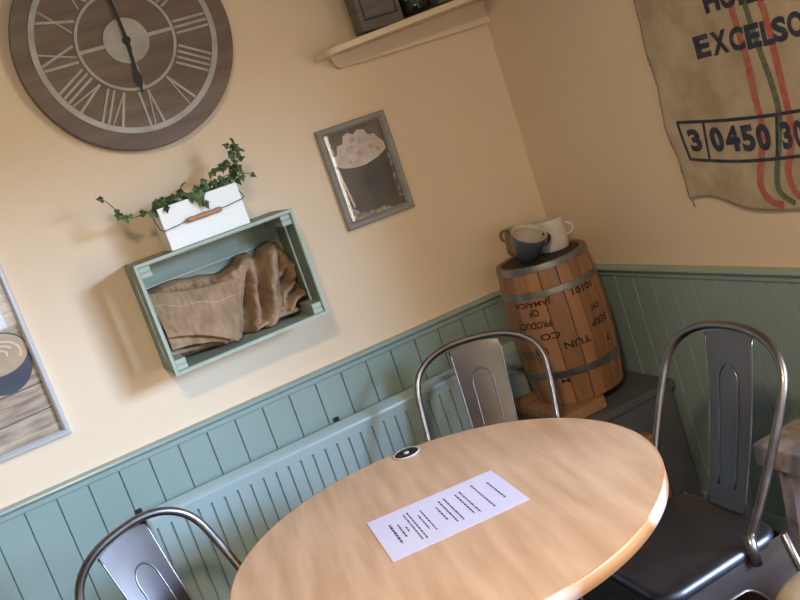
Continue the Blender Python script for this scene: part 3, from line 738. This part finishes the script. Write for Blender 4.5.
sack_word('printed_number', [('0',1.888,1.212,.046),('4',1.834,1.208,.052),('5',1.781,1.204,.044),('0',1.732,1.201,.044)], .066)
sack_word('printed_number', [('3',1.663,1.197,.030),('0',1.626,1.196,.030)], .066)
bm = bmesh.new()
for k in range(46):
    z = 1.09+.88*k/46; y = sack_left(z); tube(bm, [(WX-.011, y-.003, z), (WX-.010-random.uniform(0,.004), y+random.uniform(.002,.007), z+random.uniform(-.006,.006))], .0006, 4)
tube(bm, [(WX-.010,sack_left(1.12)-.001,1.12),(WX-.012,sack_left(1.09)-.001,1.085),(WX-.010,sack_left(1.06)-.006,1.06),(WX-.009,sack_left(1.04)-.008,1.036)], .0015, 6)
obj('frayed_edge', bm, mat('frayed_thread', srgb(104,88,66), .9), sack)

# ------------------------------------------------------------------ charcoal box, board and barrel in the corner
bx = thing('storage_box', 'low charcoal grey box in the corner carrying the board and barrel', 'box', (1.47, 2.52, 0))
bm = bmesh.new(); box(bm, 1.27, 1.675, 2.33, 2.688, .0005, .468); obj('body', bm, M['charcoal'], bx, bevel=.006)
bm = bmesh.new(); box(bm, 1.262, 1.683, 2.322, 2.692, .469, .494); obj('lid', bm, M['charcoal'], bx, bevel=.004)
bm = bmesh.new(); prism(bm, [(1.30,2.365),(1.455,2.365),(1.60,2.685),(1.30,2.685)], lambda a,b,d: (a,b,d), .4945, .528); tag(obj('wooden_board', bm, M['board'], bevel=.004), 'thick brown wooden board lying on the charcoal box under the barrel', 'board')
BC = Vector((1.484, 2.535)); BZ0, BZ1 = .5285, .975
def brad(z):
    t = (z-BZ0)/(BZ1-BZ0); return .1375 + .0215*math.sin(PI*(.06+.88*t))
bar = thing('wooden_barrel', 'small wooden stave barrel with grey metal hoops and black stencilled lettering', 'barrel', (BC.x, BC.y, BZ0))
bm = bmesh.new(); lay = bm.faces.layers.float.new('stave') ; NS = 20; a = 0
cuts = [0]; 
for k in range(NS): cuts.append(cuts[-1]+random.uniform(.75,1.3))
cuts = [c*2*PI/cuts[-1] for c in cuts]
nz = 14
for k in range(NS):
    g = .006; a0, a1 = cuts[k]+g, cuts[k+1]-g; val = random.random()*.6; dr = random.uniform(-.0006,.0008)
    fs = []
    rows = []
    for j in range(nz+1):
        z = BZ0 + (BZ1-BZ0)*j/nz; r_ = brad(z)+dr
        row = []
        for (aa, ri) in ((a0, -.014), (a0, -.0018), (a0+.012, 0), (a0+(a1-a0)*.33, .0003), (a0+(a1-a0)*.66, .0003), (a1-.012, 0), (a1, -.0018), (a1, -.014)):
            row.append(bm.verts.new((BC.x+(r_+ri)*math.cos(aa), BC.y+(r_+ri)*math.sin(aa), z)))
        rows.append(row)
    for A, B in zip(rows, rows[1:]):
        for i in range(8): fs.append(bm.faces.new((A[i], A[(i+1)%8], B[(i+1)%8], B[i])))
    fs.append(bm.faces.new(rows[0])); fs.append(bm.faces.new(rows[-1][::-1]))
    for f in fs: f[lay] = val
obj('staves', bm, M['stave'], bar)
for z in (BZ0+.03, BZ1-.010):
    bm = bmesh.new(); lathe(bm, [(0,z-.006),(brad(z)-.015,z-.006),(brad(z)-.015,z+.006),(0,z+.006)], BC.x, BC.y, 60); obj('barrel_head', bm, M['dark_line'], bar)
for zc_, w in ((BZ1-.0095,.021),(.889,.021),(.628,.024),(BZ0+.010,.010)):
    bm = bmesh.new()
    lo, hi = zc_-w/2, zc_+w/2
    lathe(bm, [(brad(lo)+.0002,lo),(brad(lo)+.0026,lo+.001),(brad(zc_)+.0032,zc_),(brad(hi)+.0026,hi-.001),(brad(hi)+.0002,hi),(brad(lo)+.0002,lo)], BC.x, BC.y, 96)
    if w > .012: obj('hoop', bm, M['hoop'], bar, smooth=True, auto=.7)
    else: bm.free()
ang0 = math.atan2(-BC.y, -BC.x)
def barrel_text(s, h, deg, z, width, flip=True, tilt=0):
    bm, w = text_bm(s, h, bold=.025, res=3); k = width/w
    for v in bm.verts:
        x, y = v.co.x*k, v.co.y
        if flip: x, y = -x, -y
        x, y = x - y*tilt, y + x*tilt
        zz = z+y; r_ = brad(zz)+.0011; a_ = ang0 + math.radians(deg) + x/brad(z); v.co = Vector((BC.x+r_*math.cos(a_), BC.y+r_*math.sin(a_), zz))
    obj('stencilled_word', bm, M['barrel_ink'], bar)
for s, h, dg, z, w in (('JAMAICA',.022,-26,.8655,.125),('OF',.023,-26,.836,.034),('PRODUCT',.022,-31,.797,.118),('CO',.021,-15,.757,.062),('TUN',.023,12,.716,.085),('UO',.022,-30,.712,.042),
                       ('M',.014,-14,.606,.026),('10101',.021,37,.866,.080),('OH',.019,46,.797,.036),('SERP',.023,46,.752,.072),('7',.021,52,.690,.02)):
    barrel_text(s, h, dg, z, w)
wc = thing('wooden_block', 'small brown wooden block on end in front of the charcoal box', 'block', (1.485, 2.275, 0))
bm = bmesh.new(); box(bm, 1.468, 1.515, 2.255, 2.312, .0005, .395); obj('post', bm, M['board'], wc, bevel=.004)

# ------------------------------------------------------------------ mugs on the barrel
TOPZ = BZ1-.0038
def mug(name, label, prof_out, prof_in, mo, mi_, loc, handle, tilt=None, yaw=0, fill=None, group='mugs on the barrel'):
    r = thing(name, label, 'mug', loc, group)
    bm = bmesh.new(); lathe(bm, prof_out, 0, 0, 44)
    h = prof_out[-1][1]; parts = []
    b = obj('cup_body', bm, mo, None, smooth=True); bm = bmesh.new(); lathe(bm, prof_in, 0, 0, 44); i_ = obj('cup_inside', bm, mi_, None, smooth=True)
    bm = bmesh.new(); R_, hr, hz = handle; pts = []
    for k in range(15):
        a_ = -PI/2 + PI*k/14; pts.append((R_-.004 + hr*1.25*math.cos(a_)**.7 if math.cos(a_) > 0 else R_-.004, 0, hz+hr*math.sin(a_)))
    tube(bm, pts, .0048, 10); hd = obj('handle', bm, mo, None, smooth=True)
    for o in (b, i_, hd): o.parent = r
    r.rotation_mode = 'XYZ'
    if tilt: r.rotation_mode = 'QUATERNION'; r.rotation_quaternion = (Matrix.Rotation(tilt[0], 3, Vector(tilt[1])) @ Matrix.Rotation(yaw, 3, 'Z')).to_quaternion()
    else: r.rotation_euler = (0,0,yaw)
    return r
def cup_prof(r0, r1, h, t=.003, n=8):
    out = [(0,0),(r0*.7,0),(r0*.95,.001)] + [(r0+(r1-r0)*math.sin(k/n*PI/2), .004+(h-.006)*k/n) for k in range(n+1)] + [(r1-t*.4,h)]
    inn = [(r1-t*.4,h),(r1-t,h-.002)] + [(r0-t+(r1-r0)*math.sin((n-k)/n*PI/2), .006+(h-.008)*(n-k)/n) for k in range(n+1)] + [(0,.006)]
    return out, inn
cam_dir = Vector((-BC.x, -BC.y, 0)).normalized(); rt = Vector((-cam_dir.y, cam_dir.x, 0))
def bpos(fwd, right, z=TOPZ): p = Vector((BC.x, BC.y, z)) + cam_dir*fwd + rt*right; return p
rim_yaw = math.atan2(rt.y, rt.x)
mug('ceramic_mug', 'white straight mug with a handle on the barrel, nearest the right wall', *cup_prof(.046,.050,.100), M['white_mug'], M['cream_in'], bpos(-.040,.053), (.051,.018,.056), yaw=rim_yaw-.15)
mug('ceramic_mug', 'slate blue mug tipped towards the room showing its pale inside', *cup_prof(.036,.056,.082), M['blue_mug'], M['cream_in'], bpos(.045,-.040,TOPZ+.021), (.054,.020,.050), tilt=(.52, tuple((rt*.8 - cam_dir*.75).normalized())), yaw=rim_yaw+.4)
mug('ceramic_mug', 'brown cup half hidden behind the tipped slate blue mug', *cup_prof(.032,.050,.078), M['tan_mug'], M['cream_in'], bpos(-.055,-.068,TOPZ+.020), (.048,.018,.045), tilt=(.50, tuple((rt*.5 - cam_dir*.9).normalized())), yaw=rim_yaw+2.6)

# ------------------------------------------------------------------ table, menu, cable port
TC, TR = Vector((.601, 1.710)), .455
tb = thing('round_table', 'round beech laminate cafe table with worn pale edging', 'table', (TC.x, TC.y, 0))
bm = bmesh.new(); lathe(bm, [(0,.712),(TR-.003,.712),(TR-.003,.7396),(TR-.0035,.74),(0,.74)], TC.x, TC.y, 160); tt = obj('tabletop', bm, M['laminate'], tb, auto=.6); tt.rotation_euler.z = -.22
bm = bmesh.new(); lathe(bm, [(TR-.0029,.7118),(TR,.7122),(TR,.7385),(TR-.001,.7396),(TR-.0029,.7401)], TC.x, TC.y, 160); obj('edging', bm, M['edging'], tb, smooth=True)
bm = bmesh.new(); lathe(bm, [(0,.7115),(.15,.7115),(.15,.705),(.035,.700),(.032,.69),(.032,.05),(0,.05)], TC.x, TC.y, 40); obj('pedestal', bm, M['black_metal'], tb, smooth=True, auto=.6)
bm = bmesh.new(); lathe(bm, [(0,.0005),(.215,.0005),(.215,.008),(.20,.016),(.06,.035),(.034,.055),(0,.055)], TC.x, TC.y, 64); obj('base', bm, M['black_metal'], tb, smooth=True, auto=.6)
gx, gy_ = .708, 2.105
gd = Vector((gx-TC.x, gy_-TC.y)).normalized(); gx, gy_ = TC.x+gd.x*(TR-.034), TC.y+gd.y*(TR-.034)
bm = bmesh.new(); lathe(bm, [(.024,.7400),(.034,.7402),(.035,.7415),(.034,.7428),(.031,.7430),(.0305,.7422)], gx, gy_, 40); gr = obj('cable_port_ring', bm, M['white_mug'], tb, smooth=True)
gr['label'] = 'pale rim of the cable port'
bm = bmesh.new(); lathe(bm, [(0,.7402),(.0305,.7402),(.0305,.7425),(.014,.7420),(.013,.7412),(0,.7412)], gx, gy_, 40); gr = obj('cable_port_cap', bm, M['rubber'], tb, smooth=True); gr['label'] = 'black cap of the cable port'
bm = bmesh.new(); lathe(bm, [(0,.7412),(.007,.7412),(.007,.7440),(.005,.7446),(0,.7446)], gx, gy_, 24); obj('cable_port_screw', bm, M['silver'], tb, smooth=True)
pc = [Vector(p) for p in ((.484,1.846),(.449,1.626),(.743,1.584),(.773,1.793))]
mn = thing('paper_menu', 'white printed paper menu sheet lying on the round table', 'menu', ((pc[0].x+pc[2].x)/2, (pc[0].y+pc[2].y)/2, .7402))
bm = bmesh.new(); lo = [bm.verts.new((p.x,p.y,.74055)) for p in pc]; hi = [bm.verts.new((p.x,p.y,.7409)) for p in pc]
bm.faces.new(lo); bm.faces.new(hi[::-1])
for i in range(4): bm.faces.new((lo[i], lo[(i+1)%4], hi[(i+1)%4], hi[i]))
obj('sheet', bm, M['paper'], mn)
for fr, h_, wt in ((.125,.24,.0050),(.175,.17,.0035),(.212,.06,.003),(.252,.33,.003),(.282,.35,.003),(.335,.19,.003),(.37,.27,.003),(.475,.19,.0035),(.52,.30,.0035),(.562,.31,.0035),(.648,.28,.0035),(.687,.31,.0035),(.79,.34,.0035),(.895,.25,.0035)):
    v_ = .5-h_; bm = bmesh.new()
    while v_ < .5+h_-.01:
        L_ = random.uniform(.025,.075); L_ = min(L_, .5+h_-v_)
        def q(u, v): a = pc[0].lerp(pc[3], u); b = pc[1].lerp(pc[2], u); c = a.lerp(b, v); return bm.verts.new((c.x, c.y, .74115))
        du = wt/.30/2
        bm.faces.new((q(fr-du,v_), q(fr+du,v_), q(fr+du,v_+L_), q(fr-du,v_+L_))); v_ += L_+.014
    obj('printed_line', bm, M['ink'], mn)

# ------------------------------------------------------------------ metal cafe chairs
SH = dict(bw=.168, mw=.195, zm=.735, lean=.217, by=.060, zt=.85)
def hoop_pts():
    pts = []
    for k in range(16):
        t = k/16; pts.append((SH['bw']+(SH['mw']-SH['bw'])*math.sin(t*PI/2), SH['by']+SH['lean']*t*(SH['zm']-.46)/(.85-.46), .46+(SH['zm']-.46)*t))
    for k in range(18):
        a = PI/2*k/17; z = SH['zm']+(.85-SH['zm'])*math.sin(a)**.85
        pts.append((SH['mw']*max(0,math.cos(a))**.85, SH['by']+SH['lean']*(z-.46)/(.85-.46), z))
    return pts + [(-x,y,z) for x,y,z in pts[-2::-1]]
def rrect(w, d0, d1, r, n=8, taper=0):
    """rounded rectangle; front (y=d0) half-width w, rear (y=d1) half-width w-taper"""
    out = []
    for cx_, cy_, a0 in ((w-r,d0+r,-PI/2),(w-taper-r,d1-r,0),(-(w-taper)+r,d1-r,PI/2),(-w+r,d0+r,PI)):
        for k in range(n+1): a_ = a0+PI/2*k/n; out.append((cx_+r*math.cos(a_), cy_+r*math.sin(a_)))
    return out
def make_chair():
    t = thing('metal_chair', '', 'chair', (0,0,0), 'metal cafe chairs round the table')
    # pressed seat with a rolled edge
    bm = bmesh.new(); rings = []
    for ins, z in ((.004,.425),(0,.430),(0,.442),(.004,.449),(.010,.4515),(.022,.4510),(.030,.4475),(.06,.4455),(.12,.4440)):
        rings.append([bm.verts.new((x,y,z)) for x, y in rrect(.180-ins, -.185+ins, .150-ins, max(.012,.055-ins), taper=.012)])
    for A, B in zip(rings, rings[1:]):
        for k in range(len(A)): bm.faces.new((A[k], A[(k+1)%len(A)], B[(k+1)%len(B)], B[k]))
    bm.faces.new(rings[-1])
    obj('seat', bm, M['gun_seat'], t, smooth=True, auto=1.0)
    # flared skirt with an arch on each side, running down into the legs
    corners = {'f': (.180,-.185), 'r': (.168,.175)}
    def side(P0, P1, Q0, Q1, nrm):
        """sheet between two legs: top edge P0-P1, feet Q0-Q1, arch cut between"""
        bm = bmesh.new(); n = 28; th = .0016
        P0, P1, Q0, Q1 = map(Vector, (P0, P1, Q0, Q1)); nrm = Vector(nrm)
        def edge(u):
            # lower boundary as fraction of the way down (0 top, 1 floor)
            lw = .17
            if u < lw or u > 1-lw: return 1.0
            s = (u-lw)/(1-2*lw); return .155 + .845*abs(2*s-1)**2.6 if True else 0
        us = [0,.04,.08,.13,.17] + [.17+.66*(i/n) for i in range(1,n)] + [.83,.87,.92,.96,1]
        rows = []
        for u in us:
            e = edge(u); col = []
            for k in range(9):
                v = e*k/8; a = P0.lerp(P1, u); # leg narrows to the foot: pull u towards nearest end as v grows
                uu = u*(1-v) + (v*(.0 + u*.28) + (1-v)*0 if u < .5 else v*(1-(1-u)*.28)) if u != .5 else u
                if u == .5: uu = .5
                elif u < .5: uu = u*(1-v)+u*.42*v
                else: uu = 1-((1-u)*(1-v)+(1-u)*.42*v)
                top = P0.lerp(P1, uu); bot = Q0.lerp(Q1, uu); p = top.lerp(bot, v) + nrm*(.010*math.sin(min(1,v*6)*PI/2)*0)
                col.append(p)
            rows.append(col)
        F = [[bm.verts.new(p) for p in c] for c in rows]; B_ = [[bm.verts.new(p-nrm*th) for p in c] for c in rows]
        for i in range(len(us)-1):
            for k in range(8):
                bm.faces.new((F[i][k],F[i+1][k],F[i+1][k+1],F[i][k+1])); bm.faces.new((B_[i][k],B_[i][k+1],B_[i+1][k+1],B_[i+1][k]))
            bm.faces.new((F[i][8],F[i+1][8],B_[i+1][8],B_[i][8])); bm.faces.new((F[i][0],B_[i][0],B_[i+1][0],F[i+1][0]))
        lip = [c[8]+nrm*.0 for c in rows]
        return bm, lip
    zt_, y0, y1 = .437, -.183, .148
    A = {'fr': (.177,y0,zt_), 'fl': (-.177,y0,zt_), 'rr': (.165,y1,zt_), 'rl': (-.165,y1,zt_)}
    Fo = {'fr': (.203,-.205,.012), 'fl': (-.203,-.205,.012), 'rr': (.205,.212,.012), 'rl': (-.205,.212,.012)}
    for nm, a, b, nr in (('front_skirt','fl','fr',(0,-1,0)),('rear_skirt','rl','rr',(0,1,0)),('side_skirt','fr','rr',(1,0,0)),('side_skirt','fl','rl',(-1,0,0))):
        bm, lip = side(A[a], A[b], Fo[a], Fo[b], nr)
        s_ = obj(nm, bm, M['gun'], t, smooth=True, auto=.9)
        bm = bmesh.new(); tube(bm, [p for p in lip[4:-4]], .0035, 8); obj('rolled_lip', bm, M['gun'], s_, smooth=True)
    for k in ('fr','fl','rr','rl'):
        a = Vector(A[k]); f = Vector(Fo[k]); bm = bmesh.new()
        tube(bm, [a, a.lerp(f,.5), f], [.010,.009,.008], 10); l_ = obj('leg', bm, M['gun'], t, smooth=True)
        bm = bmesh.new(); tube(bm, [f+Vector((0,0,.012)), f-Vector((0,0,.0117))], [.013,.014], 12); obj('rubber_foot', bm, M['rubber'], l_, smooth=True)
    # cross brace under the seat
    bm = bmesh.new()
    for a, b in (('fr','rl'),('fl','rr')):
        p = Vector(A[a]).lerp(Vector(Fo[a]),.32); q = Vector(A[b]).lerp(Vector(Fo[b]),.32); m_ = (p+q)/2 + Vector((0,0,.02)); tube(bm, [p, m_, q], .006, 8)
    obj('cross_brace', bm, M['gun'], t, smooth=True)
    # bent tube back
    hp = hoop_pts(); bm = bmesh.new(); tube(bm, hp, .0102, 14); obj('back_hoop', bm, M['gun'], t, smooth=True)
    for sx in (1,-1):
        bm = bmesh.new(); tube(bm, [(sx*.169,.060,.480),(sx*.178,.054,.450),(sx*.183,.052,.415)], [.0125,.0125,.011], 12); obj('hoop_socket', bm, M['gun'], t, smooth=True)
    # splat with a raised U rib
    bm = bmesh.new(); nv, nu = 22, 10; g = []
    def sp(u, v, off=0):
        hw = .060 + .017*v; x = hw*(2*u-1); z = .452 + (.838-.452)*v
        y = .142 + (SH['by']+SH['lean']-.004-.142)*v + .010*math.sin(v*PI) - .012*math.cos((u-.5)*PI)*math.sin(v*PI)*.4
        if v > .97: z -= .010*(2*u-1)**2
        return Vector((x, y-off, z))
    F = [[bm.verts.new(sp(i/nu, j/nv)) for j in range(nv+1)] for i in range(nu+1)]
    B_ = [[bm.verts.new(sp(i/nu, j/nv, -.0018)) for j in range(nv+1)] for i in range(nu+1)]
    for i in range(nu):
        for j in range(nv):
            bm.faces.new((F[i][j],F[i+1][j],F[i+1][j+1],F[i][j+1])); bm.faces.new((B_[i][j],B_[i][j+1],B_[i+1][j+1],B_[i+1][j]))
        for j in (0,nv): bm.faces.new((F[i][j],B_[i][j],B_[i+1][j],F[i+1][j]))
    for j in range(nv):
        for i in (0,nu): bm.faces.new((F[i][j],F[i][j+1],B_[i][j+1],B_[i][j]))
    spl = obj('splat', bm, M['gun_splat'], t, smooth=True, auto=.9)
    bm = bmesh.new()
    for u in (0,1): tube(bm, [sp(u, j/14) for j in range(15)], .0024, 8)
    obj('splat_edge', bm, M['gun'], spl, smooth=True)
    bm = bmesh.new(); pts = [sp(.28, .12+.58*k/12, .001) for k in range(13)]
    pts += [sp(.5-.22*math.cos(a_), .70+.11*math.sin(a_), .001) for a_ in [PI*k/12 for k in range(1,12)]]
    pts += [sp(.72, .70-.58*k/12, .001) for k in range(13)]
    tube(bm, pts, .0024, 8); obj('splat_rib', bm, M['gun'], spl, smooth=True)
    return t
def copy_tree(o, parent=None):
    c = o.copy(); C.objects.link(c); c.parent = parent
    for ch in list(o.children): copy_tree(ch, c)
    return c
ch1 = make_chair()
ch2 = copy_tree(ch1); ch3 = copy_tree(ch1)
for c_, x, y, r_, lb in ((ch1, .965, 2.215, -.63, 'grey metal chair between the table and the corner barrel, in front of the radiator end'),
                         (ch2, 1.100, 1.664, -1.61, 'grey metal chair on the right, its bare seat showing beside the dark panelling'),
                         (ch3, .191, 1.973, .660, 'grey metal chair at the lower left with only its back above the table')):
    c_.location = (x, y, 0); c_.rotation_euler = (0,0,r_); c_['label'] = lb

# ------------------------------------------------------------------ whitewashed stool by the right wall
st = thing('wooden_stool', 'chipped whitewashed wooden stool by the dark panelling at the far right', 'stool', (1.53, 1.66, 0))
bm = bmesh.new(); box(bm, 1.42, 1.66, 1.46, 1.735, .455, .515); obj('seat', bm, M['distress'], st, bevel=.006)
for sx, sy in ((-1,1),(1,1),(-1,-1),(1,-1)):
    bm = bmesh.new(); c0 = Vector((1.54+sx*.075, 1.59+sy*.085, .4545)); c1 = Vector((1.54+sx*.10, 1.59+sy*.12, .0005))
    vs = [bm.verts.new(c+Vector((a*w, b*w, 0))) for c, w in ((c0,.02),(c1,.015)) for a, b in ((-1,-1),(1,-1),(1,1),(-1,1))]
    bm.faces.new(vs[:4]); bm.faces.new(vs[4:][::-1])
    for i in range(4): bm.faces.new((vs[i], vs[(i+1)%4], vs[4+(i+1)%4], vs[4+i]))
    obj('leg', bm, M['distress'], st, bevel=.003)

ps = thing('padded_stool', 'pale beige round padded stool just showing at the lower right', 'stool', (1.15, 1.19, 0))
bm = bmesh.new(); lathe(bm, [(0,.39),(.165,.39),(.176,.40),(.180,.42),(.176,.438),(.162,.449),(.10,.455),(0,.457)], 1.15, 1.19, 56); obj('cushion', bm, mat('beige_upholstery', srgb(176,160,136), .8, col2=srgb(188,172,148), scale=30, bump=.2), ps, smooth=True)
for a_ in range(4):
    dx, dy = math.cos(PI/4+a_*PI/2), math.sin(PI/4+a_*PI/2); bm = bmesh.new()
    tube(bm, [(1.15+dx*.11,1.19+dy*.11,.3895),(1.15+dx*.15,1.19+dy*.15,.0005)], [.016,.011], 14); obj('leg', bm, M['board'], ps, smooth=True)

# ------------------------------------------------------------------ outside, lights, camera
bm = bmesh.new(); box(bm, -12, 12, -12, 12, -.25, -.12); struct('ground', bm, M['outside'])
w = bpy.data.worlds.new('sky'); bpy.context.scene.world = w; w.use_nodes = True
bg = w.node_tree.nodes['Background']; bg.inputs['Color'].default_value = (.72,.82,1,1); bg.inputs['Strength'].default_value = 1.6
def area(name, loc, rot, sx, sy, power, col):
    l = bpy.data.lights.new(name, 'AREA'); l.shape = 'RECTANGLE'; l.size = sx; l.size_y = sy; l.energy = power; l.color = col
    o = bpy.data.objects.new(name, l); C.objects.link(o); o.location = loc; o.rotation_euler = rot; return o
def aimed(loc, target, sx, sy, power, col, spread=180):
    o = area('window_daylight', loc, (0,0,0), sx, sy, power, col)
    o.rotation_euler = (Vector(target)-Vector(loc)).to_track_quat('-Z', 'Y').to_euler(); o.data.spread = math.radians(spread)
    return o
aimed((4.3, -2.9, 2.45), (.4, 2.6, 1.0), 3.0, 1.1, 485, (.42,.64,1), 120)      # bright sky low over the street
aimed((WX+.55, .10, 1.10), (WX-1, .40, 1.2), 1.7, 1.3, 70, (1,.88,.66), 180)  # light off the ground outside
area('window_daylight', ((W2[0]+W2[1])/2, YF-.21, (W2[2]+W2[3])/2), (PI/2, 0, 0), W2[1]-W2[0], W2[3]-W2[2], 20, (1,.93,.80))  # soft fill lamp set behind the added front window
pd = thing('ceiling_lamp', 'round white ceiling lamp overhead', 'lamp', (-.1, .1, H))  # unseen lamp and housing added for warm fill on the walls
bm = bmesh.new(); lathe(bm, [(0,H-.001),(.16,H-.001),(.17,H-.01),(.17,H-.05),(.155,H-.06),(.155,H-.012),(0,H-.012)], -.1, .1, 40); obj('housing', bm, M['window_white'], pd, smooth=True)
l = bpy.data.lights.new('lamp_light', 'AREA'); l.shape = 'DISK'; l.size = .28; l.energy = 50; l.color = (1,.74,.46)  # warm fill, added out of view
lo_ = bpy.data.objects.new('lamp_light', l); C.objects.link(lo_); lo_.location = (-.1,.1,H-.055)

cam = bpy.data.cameras.new('camera'); co = bpy.data.objects.new('camera', cam); C.objects.link(co)
R = ((0.85931768,-0.40065489,-0.31788171),(-0.36573929,-0.04693479,-0.92953316),(0.35750229,0.91502611,-0.18686714))
m = Matrix(((R[0][0],-R[1][0],-R[2][0],0),(R[0][1],-R[1][1],-R[2][1],0),(R[0][2],-R[1][2],-R[2][2],1.5363),(0,0,0,1)))
co.matrix_world = m
cam.sensor_width = 36; cam.lens = 943.6/800*36; cam.clip_start = .05
sc = bpy.context.scene; sc.camera = co
sc.view_settings.view_transform = 'Standard'; sc.view_settings.look = 'None'; sc.view_settings.exposure = 0.0; sc.view_settings.gamma = 1; sc.view_settings.use_curve_mapping = False
